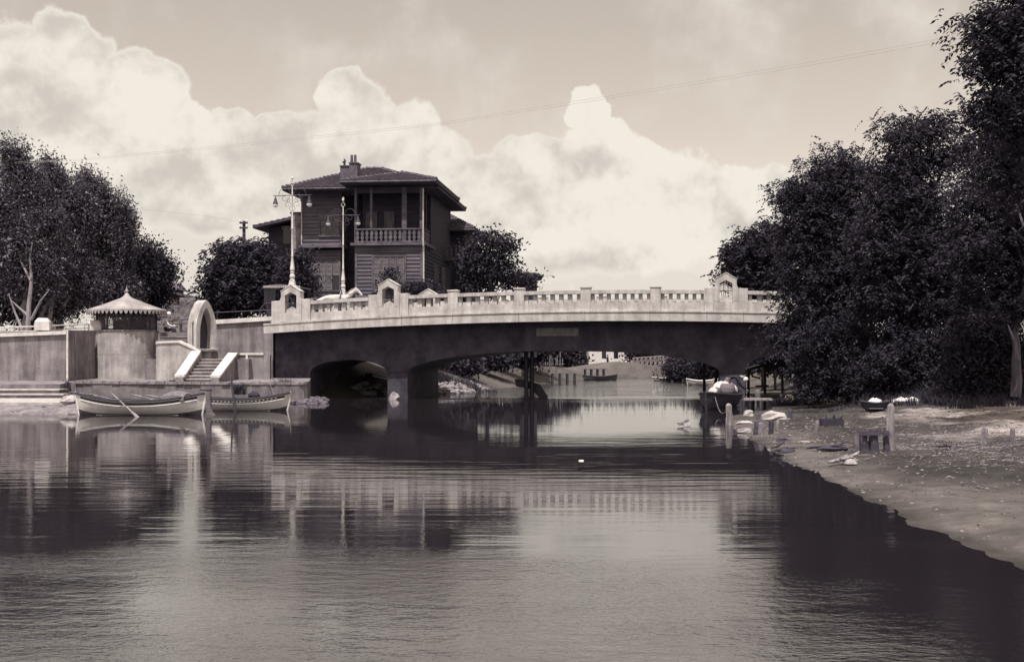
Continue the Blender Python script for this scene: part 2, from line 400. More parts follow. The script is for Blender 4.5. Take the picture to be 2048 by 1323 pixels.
def build_ground():
    xs = np.concatenate([np.linspace(-900,-60,18), np.linspace(-50,-14,37), np.linspace(-13.5,3.5,35), np.linspace(3.7,17,110), np.linspace(17.4,40,40), np.linspace(45,900,24)])
    ys = np.concatenate([np.linspace(-60,8,20), np.linspace(8.2,40,200), np.linspace(40.3,60,60), np.linspace(60.5,130,110), np.linspace(132,260,40), np.linspace(290,2500,20)])
    X, Y = np.meshgrid(xs, ys); Z = ground_z(X.ravel(), Y.ravel())
    nx, ny = len(xs), len(ys)
    v = np.stack([X.ravel(), Y.ravel(), Z], 1)
    i = np.arange((nx-1)*(ny-1)); r = i//(nx-1); c = i % (nx-1); a = r*nx+c
    fa = np.stack([a, a+1, a+nx+1, a+nx], 1)
    me = bpy.data.meshes.new('ground'); me.vertices.add(len(v)); me.vertices.foreach_set('co', v.ravel())
    me.loops.add(fa.size); me.loops.foreach_set('vertex_index', fa.ravel())
    me.polygons.add(len(fa)); me.polygons.foreach_set('loop_start', np.arange(0, fa.size, 4))
    me.polygons.foreach_set('use_smooth', np.ones(len(fa), bool)); me.update(); me.validate()
    # soil colour: damp river mud by the water, dry pale sand higher up, brown soil under the trees
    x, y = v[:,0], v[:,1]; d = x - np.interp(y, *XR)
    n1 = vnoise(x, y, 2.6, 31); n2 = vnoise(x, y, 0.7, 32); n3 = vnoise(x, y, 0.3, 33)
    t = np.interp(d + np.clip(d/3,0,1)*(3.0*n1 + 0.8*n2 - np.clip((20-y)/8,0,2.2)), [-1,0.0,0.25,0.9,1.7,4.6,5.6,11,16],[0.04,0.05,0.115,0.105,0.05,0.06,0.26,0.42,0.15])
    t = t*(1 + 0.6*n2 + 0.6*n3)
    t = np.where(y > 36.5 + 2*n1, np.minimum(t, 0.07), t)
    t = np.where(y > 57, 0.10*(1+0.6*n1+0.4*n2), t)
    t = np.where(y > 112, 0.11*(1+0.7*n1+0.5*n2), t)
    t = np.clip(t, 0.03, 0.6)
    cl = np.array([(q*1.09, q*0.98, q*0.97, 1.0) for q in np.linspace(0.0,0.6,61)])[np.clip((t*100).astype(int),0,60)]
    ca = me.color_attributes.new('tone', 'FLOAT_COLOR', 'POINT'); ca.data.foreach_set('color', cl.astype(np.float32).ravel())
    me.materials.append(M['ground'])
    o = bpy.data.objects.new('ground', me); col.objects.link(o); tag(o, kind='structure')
build_ground()
w = MB(); w.add([(-900,-200,0),(900,-200,0),(900,400,0),(-900,400,0)], [(0,1,2,3)])
tag(w.build('river_water', M['water']), kind='structure')

# ------------------------------------------------------------------ bridge
BF = Frame(1115, 54.0, 9.0)
OV, WID = 0.95, 8.4                      # overhang of the deck edge, full width
def z_fb(u): return 3.45 - 0.0021*(u-2.0)**2     # underside of the deck edge
def z_ft(u): return z_fb(u) + 0.44               # top of the deck edge
def slab(mb, u0, u1, w0, w1, a, b, prof=z_ft):
    p0, p1 = prof(u0), prof(u1)
    return mb.hexa([(u0,w0,p0+a),(u1,w0,p1+a),(u1,w1,p1+a),(u0,w1,p0+a),(u0,w0,p0+b),(u1,w0,p1+b),(u1,w1,p1+b),(u0,w1,p0+b)])

def build_bridge():
    root = BF.root('road_bridge')
    tag(root, 'pale concrete three arched road bridge with pierced parapet spanning the river', 'bridge')
    UL = BF.u(530); UR = BF.u(1760)
    # arches on the recessed wall plane
    arches = []
    for (a, b, crown, spring) in ((620,775,719,746),(815,1440,700.5,745),(1490,1640,708,741)):
        u0, u1 = BF.u(a, OV), BF.u(b, OV)
        arches.append((u0, u1, BF.z((a+b)/2, crown, OV), BF.z((a+b)/2, spring, OV)))
    def solid(u_list, zb_list, w0, w1, name, m, parent):
        mb = MB(); n = len(u_list); vs = []
        for u, zb in zip(u_list, zb_list):
            zt = z_fb(u) + 0.02
            vs += [(u,w0,zb),(u,w0,zt),(u,w1,zt),(u,w1,zb)]
        fs = []
        for i in range(n-1):
            a, b = i*4, (i+1)*4
            fs += [(a,b,b+1,a+1),(a+2,a+3,b+3,b+2)[::-1],(a,a+3,b+3,b)[::-1]]
        fs += [(0,1,2,3)[::-1], ((n-1)*4,(n-1)*4+1,(n-1)*4+2,(n-1)*4+3)]
        mb.add(vs, fs); return mb.build(name, m, parent, smooth=True)
    W0, W1 = OV, WID - OV
    for (u0, u1, zc, zs) in arches:
        us = [u0 + (u1-u0)*(0.5-0.5*math.cos(math.pi*k/40)) for k in range(41)]
        zb = [zs + (zc-zs)*math.sqrt(max(0.0, 1-((2*(u-u0)/(u1-u0))-1)**2)) for u in us]
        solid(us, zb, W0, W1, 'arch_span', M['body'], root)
    # abutments and piers between the arches
    def block(u0, u1, name):
        mb = MB(); zt0, zt1 = z_fb(u0)+0.02, z_fb(u1)+0.02
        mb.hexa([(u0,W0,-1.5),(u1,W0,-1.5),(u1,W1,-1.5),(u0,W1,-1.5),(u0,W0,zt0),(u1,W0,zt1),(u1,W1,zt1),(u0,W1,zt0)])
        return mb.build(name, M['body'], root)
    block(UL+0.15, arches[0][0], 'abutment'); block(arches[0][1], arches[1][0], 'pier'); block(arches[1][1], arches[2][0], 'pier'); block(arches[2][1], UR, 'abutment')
    for (a, b) in ((arches[0][1], arches[1][0]), (arches[1][1], arches[2][0])):      # raised impost line on each pier
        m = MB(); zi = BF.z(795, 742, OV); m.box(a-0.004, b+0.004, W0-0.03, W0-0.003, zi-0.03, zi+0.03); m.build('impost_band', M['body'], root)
    # deck slab and roadway, footways
    us = np.linspace(UL, UR, 25)
    d = MB()
    for a, b in zip(us, us[1:]): slab(d, a, b, 0.36, WID-0.36, -0.40, 0.05)
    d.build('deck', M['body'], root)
    for (wa, wb) in ((0.7,1.9),(WID-1.9,WID-0.7)):
        k = MB()
        for a, b in zip(us, us[1:]): slab(k, a, b, wa, wb, 0.053, 0.18)
        k.build('footway', M['plaster'], root)
    # deck edge cast in lengths with joints between, both sides
    joints = [527,608,700,803,905,1037,1170,1300,1414,1487,1570,1660,1758]
    for (w0, w1) in ((0.0,0.36),(WID-0.36,WID)):
        for a, b in zip(joints, joints[1:]):
            u0, u1 = BF.u(a)+0.006, BF.u(b)-0.006
            m = MB()
            for q in range(2):
                ua, ub = u0+(u1-u0)*q/2, u0+(u1-u0)*(q+1)/2
                slab(m, ua, ub, w0, w1, -0.44, -0.06)
                slab(m, ua, ub, w0-(0.03 if w0 == 0 else 0), w1+(0.03 if w0 else 0), -0.06, 0.0)
            m.build('fascia_panel', M['parapet'], root)
    # pylons with a pointed opening
    hw = 0.515
    def pylon(uc, w0):
        z = z_ft(uc); t = 0.5
        def pr(pts, wa, wb): return [(uc+x, wa, z+y) for x, y in pts], [(uc+x, wb, z+y) for x, y in pts]
        o = MB()
        sh, pk = 1.36, 1.64
        pts = [(-hw,0.42),(-hw,0.98),(-hw+0.06,1.12),(-hw+0.06,sh),(0,pk),(hw-0.06,sh),(hw-0.06,1.12),(hw,0.98),(hw,0.42),
               (0.27,0.42),(0.27,1.19),(0,1.33),(-0.27,1.19),(-0.27,0.42)]
        o.prism(*pr(pts, w0-0.08, w0-0.08+t))
        b = o.build('pylon', M['parapet'], root, bevel=0.015)
        s = MB(); s.box(uc-hw, uc+hw, w0-0.08, w0-0.08+t, z-0.002, z+0.42); s.build('pylon_base', M['parapet'], b)
        g = MB(); g.prism(*pr([(-0.262,0.423),(0.262,0.423),(0.262,0.56),(0,0.70),(-0.262,0.56)], w0+0.12, w0+0.30)); g.build('sill_stone', M['parapet'], b)
        for x in (-0.09, 0.09):
            q = MB(); q.tube([(uc+x, w0+0.18, z+0.5), (uc+x, w0+0.18, z+1.28)], 0.016, 6); q.build('grille_bar', M['iron'], b)
        q = MB(); q.tube([(uc-0.27, w0+0.18, z+0.9), (uc+0.27, w0+0.18, z+0.9)], 0.016, 6); q.build('grille_bar', M['iron'], b)
        for sgn in (-1, 1):
            x0, x1 = sorted((uc+sgn*(hw+0.004), uc+sgn*(hw+0.40)))
            k = MB(); slab(k, x0, x1, w0-0.05, w0+0.37, 0.0, 1.0)
            k.build('pylon_shoulder', M['parapet'], b, bevel=0.012)
        cp = MB()
        cp.prism(*pr([(-hw+0.04,sh+0.006),(0,pk+0.006),(hw-0.04,sh+0.006),(hw-0.035,sh+0.04),(0,pk+0.045),(-hw+0.035,sh+0.04)], w0-0.095, w0+0.435)); cp.build('gable_coping', M['parapet'], b)
    pyl = [BF.u(581), BF.u(776), BF.u(1452), BF.u(1645)]
    posts = [BF.u(905), BF.u(1037.5), BF.u(1171), BF.u(1311)]
    end = hw + 0.41
    bays = [(pyl[0]+end, pyl[1]-end)]
    chain = [pyl[1]+end] + [q for p in posts for q in (p-0.23, p+0.23)] + [pyl[2]-end]
    bays += [(chain[i], chain[i+1]) for i in range(0, len(chain), 2)]
    bays += [(pyl[2]+end, pyl[3]-end)]
    for w0, flip in ((0.08, 1), (WID-0.40, -1)):
        for p in pyl: pylon(p, w0)
        for p in posts:
            k = MB(); slab(k, p-0.226, p+0.226, w0-0.05, w0+0.37, 0.0, 0.99); slab(k, p-0.25, p+0.25, w0-0.075, w0+0.395, 0.99, 1.06)
            k.build('parapet_post', M['parapet'], root, bevel=0.012)
        for (a, b) in bays:
            n = max(3, round((b-a-0.3)/0.342))
            pn = MB()
            q = 4
            for i in range(q):
                ua, ub = a+(b-a)*i/q, a+(b-a)*(i+1)/q
                slab(pn, ua, ub, w0, w0+0.30, 0.0, 0.37)
            pan = pn.build('parapet_panel', M['parapet'], root)
            rl = MB()
            for i in range(q):
                ua, ub = a+(b-a)*i/q, a+(b-a)*(i+1)/q
                slab(rl, ua, ub, w0-0.05, w0+0.35, 0.745, 0.90)
            rl.build('rail', M['parapet'], pan)
            sp = (b-a)/(n+0.45)
            for i in range(n+1):
                uc = a + sp*(i+0.225)
                hwid = sp*0.245 if 0 < i < n else sp*0.2
                e = MB(); slab(e, uc-hwid, uc+hwid, w0+0.05, w0+0.26, 0.371, 0.744)
                e.build('baluster', M['parapet'], pan)
    # plain plate on the crown of the main arch
    m = MB(); u0, u1 = BF.u(1073, OV), BF.u(1157, OV)
    z0, z1 = BF.z(1115, 671.5, OV), BF.z(1115, 655.5, OV)
    m.box(u0, u1, OV-0.05, OV-0.004, z0, z1); m.build('name_plate', M['plaster'], root)
    return root, pyl
bridge, PYL = build_bridge()

# ------------------------------------------------------------------ lamp posts on the end pylons
def lamp_post(u, w0, label):
    z = z_ft(u) + 1.66
    L_ = BF.world(u, w0+0.17, z)
    root = empty('lamp_post', L_, -BF.a)
    tag(root, label, 'lamp post', 'ornate lamp posts on the bridge')
    b = MB(); b.prism([(-0.36,-0.2,-0.30),(0.36,-0.2,-0.30),(0.36,0.2,-0.30),(-0.36,0.2,-0.30)], [(-0.14,-0.14,0.02),(0.14,-0.14,0.02),(0.14,0.14,0.02),(-0.14,0.14,0.02)])
    b.prism([(-0.14,-0.14,0.021),(0.14,-0.14,0.021),(0.14,0.14,0.021),(-0.14,0.14,0.021)], [(-0.11,-0.11,0.22),(0.11,-0.11,0.22),(0.11,0.11,0.22),(-0.11,0.11,0.22)])
    b.build('pedestal', M['lamp_iron'], root, bevel=0.02)
    s = MB(); s.lathe([(0.12,0.22),(0.13,0.25),(0.08,0.29),(0.11,0.35),(0.125,0.42),(0.10,0.50),(0.065,0.55),(0.10,0.58),(0.10,0.62),(0.07,0.64),(0.10,0.68),(0.11,0.72),(0.10,0.78),(0.07,1.05),(0.048,1.30),(0.055,1.32),(0.055,1.36),(0.042,1.39),(0.038,2.55),(0.048,2.57),(0.048,2.62),(0.035,2.64),(0.032,4.1),(0.045,4.13),(0.03,4.18),(0.025,4.5)])
    s.build('shaft', M['lamp_iron'], root, smooth=True)
    f = MB(); f.tube([(0,0,4.5),(0.10,0,4.62),(0,0,4.80),(-0.10,0,4.62),(0,0,4.5)], 0.018, 6); f.lathe([(0.02,4.8),(0.055,4.85),(0.06,4.9),(0.03,4.95),(0.01,4.99)], n=8)
    f.tube([(0.05*math.cos(t*math.pi/6),0,4.97+0.05*math.sin(t*math.pi/6)) for t in range(12)], 0.012, 5)
    f.build('finial', M['lamp_iron'], root)
    for sg in (-1, 1):
        a = MB(); a.tube([(0,0,4.10),(sg*0.86,0,4.08)], 0.018, 6)
        a.tube([(sg*0.86,0,4.08),(sg*0.90,0,4.11),(sg*0.88,0,4.14)], 0.014, 5)
        arm = a.build('arm', M['scroll_iron'], root)
        def spiral(cx, cz, r0, r1, a0, turns, th):
            th *= 0.7
            n = 26; pts = []
            for i in range(n+1):
                t = i/n; an = a0 + turns*2*math.pi*t; r = r0+(r1-r0)*t
                pts.append((sg*(cx+r*math.cos(an)), 0, cz+r*math.sin(an)))
            c = MB(); c.tube(pts, th, 5); c.build('scroll', M['scroll_iron'], arm)
        spiral(0.34, 4.16, 0.30, 0.24, R(-20), 0.55, 0.016)
        spiral(0.36, 4.00, 0.22, 0.05, R(160), 0.9, 0.014)
        spiral(0.20, 3.86, 0.12, 0.03, R(20), 1.2, 0.013)
        spiral(0.22, 3.66, 0.16, 0.05, R(200), -1.0, 0.013)
        spiral(0.0, 3.5, 0.13, 0.13, R(-90), 0.4, 0.013)
        h = MB(); h.lathe([(0.02,4.06),(0.03,3.98),(0.06,3.95),(0.065,3.86),(0.10,3.80),(0.12,3.72),(0.125,3.70)], (sg*0.80,0,0), 12)
        hood = h.build('lamp_hood', M['iron'], arm, smooth=True)
        g = MB(); g.lathe([(0.118,3.699),(0.122,3.66),(0.10,3.60),(0.06,3.565),(0.015,3.555)], (sg*0.80,0,0), 14); g.build('lamp_globe', M['globe'], hood, smooth=True)
    return root
lamp_post(PYL[0], 0.08, 'ornate white iron lamp post on the near left end pylon, two hanging globes')
lamp_post(PYL[0], WID-0.40, 'ornate lamp post on the far parapet, standing in front of the house')
lamp_post(PYL[3], 0.08, 'lamp post on the right end of the bridge, mostly hidden by foliage')

# ------------------------------------------------------------------ quay, walls and steps on the left bank
def wpt(px, D): return ((px-CX)/F*D, D)
def strip_wall(name, m, plan, zb, zt, th, parent=None, smooth=False):
    """A wall of even thickness along a plan polyline, with a top height for each point."""
    n = len(plan); nor = []
    for i in range(n):
        a = Vector(plan[max(i-1,0)]); b = Vector(plan[min(i+1,n-1)]); t = (b-a).normalized(); nor.append(Vector((-t.y, t.x)))
    zb = zb if isinstance(zb, (list,tuple)) else [zb]*n
    vs = []
    for p, q, a, b in zip(plan, nor, zb, zt):
        bx = (p[0]+q.x*th, p[1]+q.y*th)
        vs += [(p[0],p[1],a),(p[0],p[1],b),(bx[0],bx[1],b),(bx[0],bx[1],a)]
    fs = [(0,1,2,3)[::-1], ((n-1)*4,(n-1)*4+1,(n-1)*4+2,(n-1)*4+3)]
    for i in range(n-1):
        a, b = i*4, (i+1)*4
        fs += [(a,b,b+1,a+1),(a+1,b+1,b+2,a+2),(a+2,b+2,b+3,a+3),(a+3,b+3,b,a)]
    return MB().add(vs, fs).build(name, m, parent, smooth)

def off(plan, d):
    n = len(plan); out = []
    for i in range(n):
        a = Vector(plan[max(i-1,0)]); b = Vector(plan[min(i+1,n-1)]); t = (b-a).normalized(); out.append((plan[i][0]-t.y*d, plan[i][1]+t.x*d))
    return out

def build_quay():
    # low quay platform with an uneven edge
    qr = empty('quay', (wpt(384,51)[0], 51, 0))
    tag(qr, 'low weathered masonry quay along the water below the retaining walls', 'quay')
    ox, oy = qr.location.x, qr.location.y
    pl = [wpt(150,52.0), wpt(240,51.7), wpt(330,51.4), wpt(420,51.1), wpt(520,50.8), wpt(600,50.6), wpt(616,50.9)]
    rnd = random.Random(4)
    front = []
    for a, b in zip(pl, pl[1:]):
        for k in range(5):
            t = k/5; front.append((a[0]+(b[0]-a[0])*t + rnd.uniform(-.05,.05), a[1]+(b[1]-a[1])*t + rnd.uniform(-.06,.06)))
    front.append(pl[-1])
    back_r = wpt(622, 57.2); back_l = wpt(60, 57.6)
    loop = [(x-ox, y-oy) for x, y in front] + [(back_r[0]-ox, back_r[1]-oy), (back_l[0]-ox, back_l[1]-oy), (wpt(-400,57)[0]-ox, 57-oy), (wpt(-400,50)[0]-ox, 49.2-oy), (wpt(120,49.2)[0]-ox, 49.2-oy), (wpt(140,52.0)[0]-ox, 52.0-oy)]
    zt = lambda x, y: 0.80 + 0.02*max(0, y+oy-51) 
    m = MB(); m.prism([(x,y,-1.2) for x,y in loop], [(x,y,zt(x,y)) for x,y in loop]); m.build('platform', M['quay'], qr)
    # thin broken edge stones along the top of the quay
    for i in range(0, len(front)-1):
        a, b = front[i], front[i+1]
        e = MB(); h0 = rnd.uniform(0.03,0.07); gp = 0.02
        ax, ay, bx, by = a[0]-ox, a[1]-oy, b[0]-ox, b[1]-oy
        dx, dy = (bx-ax), (by-ay)
        ax, ay, bx, by = ax+dx*gp, ay+dy*gp, bx-dx*gp, by-dy*gp
        o_ = rnd.uniform(0.02,0.08)
        z0 = zt(ax,ay)+0.003
        e.hexa([(ax,ay-o_,z0-0.06),(bx,by-o_,z0-0.06),(bx,by-0.002,z0-0.06),(ax,ay-0.002,z0-0.06),(ax,ay-o_,z0+h0),(bx,by-o_,z0+h0),(bx,by+0.3,z0+h0),(ax,ay+0.3,z0+h0)])
        e.build('edge_stone', M['stone'], qr)
    # broad landing steps at the left, and the pale ledge at the water
    x0 = wpt(-400,48)[0]-ox
    for i, (D0, D1, z1, pxr, mm) in enumerate(((48.3,49.199,0.62,118,'quay'),(47.5,48.299,0.46,126,'quay'),(46.7,47.499,0.30,138,'quay'))):
        s = MB(); xr = wpt(pxr, D0)[0]-ox
        s.box(x0, xr, D0-oy, D1-oy, -1.0, z1-0.05); st = s.build('step', M[mm], qr)
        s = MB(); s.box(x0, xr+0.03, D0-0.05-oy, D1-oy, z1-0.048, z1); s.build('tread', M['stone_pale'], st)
    s = MB(); s.box(x0, wpt(145,43)[0]-ox, 43.0-oy, 46.699-oy, -1.0, 0.19); led = s.build('ledge', M['stone'], qr)
    s = MB(); s.box(x0, wpt(147,43)[0]-ox, 42.85-oy, 46.699-oy, 0.193, 0.30); s.build('ledge_top', M['stone_pale'], led)
build_quay()

rnd = random.Random(8)
def rock(name, px, D, z, r, label, m='stone', seed=0, cat='rock', group=None):
    x, y = wpt(px, D)
    o = MB().blob((0,0,0), r, seed, 9, 6, 0.2).build(name, M[m]); o.location = (x, y, z)
    return tag(o, label, cat, group)
# mossy rubble at the foot of the ledge
mr = MB()
for i in range(260):
    px = rnd.uniform(-60, 165); D = rnd.uniform(40.2, 42.9); x, y = wpt(px, D); s = rnd.uniform(0.10, 0.26)
    mr.blob((x, y, np.interp(D,[40.2,42.9],[-0.10,0.10])), (s*1.4, s, s*0.6), i, 7, 5, 0.25)
tag(mr.build('rubble', M['quay'], smooth=True), 'dark mossy rubble along the foot of the pale ledge', 'rubble', kind='stuff')
mr = MB()
for i in range(170):
    px = rnd.uniform(578, 650); D = rnd.uniform(49.9, 51.6); x, y = wpt(px, D); s = rnd.uniform(0.05, 0.15)
    mr.blob((x, y, np.interp(D,[49.9,51.6],[-0.05,0.13])+rnd.uniform(-.03,.08)), (s*1.2, s, s*0.8), i, 7, 5, 0.25)
tag(mr.build('rubble', M['rubble_dark']), 'broken stones at the foot of the quay beside the left arch', 'rubble', kind='stuff')
rock('rock', 137, 42.95, 0.38, (0.26,0.22,0.17), 'pale block of stone on the corner of the water ledge', 'stone_pale', 3)
rock('rock', 788, 55.0, 0.04, (0.25,0.22,0.26), 'rounded pale stone at the foot of the left bridge pier', 'stone', 5)

def build_walls():
    # terrace fill behind the walls
    tl = [wpt(-700,53.9), wpt(131,53.9), wpt(186,56.6), wpt(320,57.2), wpt(330,57.6), wpt(540,57.9), wpt(540,62.0), wpt(-700,62.0)]
    t = MB(); t.prism([(x,y,-1) for x,y in tl], [(x,y,3.03) for x,y in tl]); tag(t.build('terrace', M['quay']), kind='structure')
    # left retaining wall with white coping
    plan = [wpt(-420,53.2), wpt(-150,53.4), wpt(0,53.6), wpt(133,53.7)]
    zt = [H+(HY-690)/F*53.2, H+(HY-680)/F*53.4, H+(HY-673.5)/F*53.6, H+(HY-668.5)/F*53.7]
    r = empty('retaining_wall', (wpt(60,53.6)[0], 53.6, 0)); r_loc = r.location
    tag(r, 'long plastered retaining wall at far left with white coping and rounded top', 'wall')
    loc = lambda pl: [(x-r_loc.x, y-r_loc.y) for x, y in pl]
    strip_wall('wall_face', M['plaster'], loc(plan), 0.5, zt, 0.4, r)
    strip_wall('coping', M['coping'], loc(off(plan,-0.10)), [z+0.003 for z in zt], [z+0.16 for z in zt], 0.6, r)
    ew = MB(); ex, ey = wpt(133.6,53.7)[0]-r_loc.x, 53.7-r_loc.y; ew.box(ex, ex+0.07, ey-0.06, ey+0.02, 0.7, zt[-1]+0.2); ew.build('corner_strip', M['coping'], r)
    # return wall running back to the kiosk bastion
    plan2 = [wpt(135.3,53.8), wpt(190,56.3)]
    z2 = [H+(HY-660)/F*53.8, H+(HY-660.5)/F*56.3]
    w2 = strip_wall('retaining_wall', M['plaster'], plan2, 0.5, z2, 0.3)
    tag(w2, 'shaded return wall set back between the long left wall and kiosk bastion', 'wall')
    c = MB(); x, y = wpt(150, 54.55); c.tube([(x+0.06,y-0.08,0.9),(x+0.06,y-0.08,3.05)], 0.025, 6); tag(c.build('drain_pipe', M['plaster']), 'thin drain pipe on the shaded return wall', 'pipe')
    # round bastion wall under the kiosk
    kc = wpt(253.5, 57.5); n = 40; Rk = 1.44
    pl = [(kc[0]+Rk*math.cos(R(175+190*k/n)), kc[1]+Rk*math.sin(R(175+190*k/n))) for k in range(n+1)]
    bw = empty('bastion_wall', (kc[0], kc[1], 0)); tag(bw, 'curved pale concrete bastion wall carrying the kiosk', 'wall')
    lp = lambda p_: [(x-kc[0], y-kc[1]) for x, y in p_]
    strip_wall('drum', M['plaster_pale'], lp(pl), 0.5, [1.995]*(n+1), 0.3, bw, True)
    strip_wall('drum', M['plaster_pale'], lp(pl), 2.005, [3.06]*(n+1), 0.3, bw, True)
    pl2 = [(kc[0]+(Rk+0.035)*math.cos(R(175+190*k/n)), kc[1]+(Rk+0.035)*math.sin(R(175+190*k/n))) for k in range(n+1)]
    strip_wall('rim', M['plaster'], lp(pl2), 3.063, [3.12]*(n+1), 0.4, bw, True)
    m = MB(); x, y = wpt(319, 56.35); m.tube([(x-kc[0],y-kc[1],0.85),(x-kc[0],y-kc[1],2.95)], 0.05, 8); m.build('drain_pipe', M['plaster'], bw)
    # white posts and iron railing on the left wall
    def bollard(px, D, zb, label):
        x, y = wpt(px, D); b = MB(); s = 0.31; h = 0.38
        b.prism([(-s,-s,0),(s,-s,0),(s,s,0),(-s,s,0)], [(-s,-s,h),(s,-s,h),(s,s,h),(-s,s,h)])
        b.prism([(-s,-s,h+.002),(s,-s,h+.002),(s,s,h+.002),(-s,s,h+.002)], [(-s*.6,-s*.6,h+.17),(s*.6,-s*.6,h+.17),(s*.6,s*.6,h+.17),(-s*.6,s*.6,h+.17)])
        o = b.build('stone_post', M['coping'], None, bevel=0.02); o.location = (x, y, zb); o.rotation_euler.z = R(12)
        tag(o, label, 'post', 'white stone posts of the terrace railing')
    bollard(86, 53.95, 3.03, 'white stone post with a sloping top on the left wall railing')
    bollard(191, 56.95, 3.03, 'white stone post beside the left side of the kiosk')
    def railing(a, b, za, zb, label, nposts, zbase, m):
        rt = empty('railing', (a[0],a[1],zbase)); tag(rt, label, 'railing')
        q = lambda t, z: (( b[0]-a[0])*t, (b[1]-a[1])*t, z-zbase)
        o = MB(); o.tube([q(0,za), q(1,zb)], 0.03, 6); o.build('top_rail', m, rt)
        o = MB(); o.tube([q(0,za-0.19), q(1,zb-0.19)], 0.018, 6); o.build('lower_rail', m, rt)
        for i in range(nposts):
            t = (i+0.5)/nposts; o = MB(); o.tube([q(t,zbase), q(t,za+(zb-za)*t)], 0.018, 6); o.build('upright', m, rt)
    z_ = lambda py, D: H+(HY-py)/F*D
    railing(wpt(-260,53.8), wpt(78,53.9), z_(659,53.8), z_(652.5,53.9), 'iron pipe railing left of the first white stone post', 4, 3.03, M['pipe'])
    railing(wpt(94,54.0), wpt(184,56.8), z_(651.5,54.0), z_(647,56.8), 'iron pipe railing between the two white stone posts', 3, 3.03, M['pipe'])
    railing(wpt(335,58.0), wpt(392,57.8), z_(642,58), z_(636,57.8), 'dark iron railing between kiosk and arched niche', 3, 3.03, M['iron'])
build_walls()

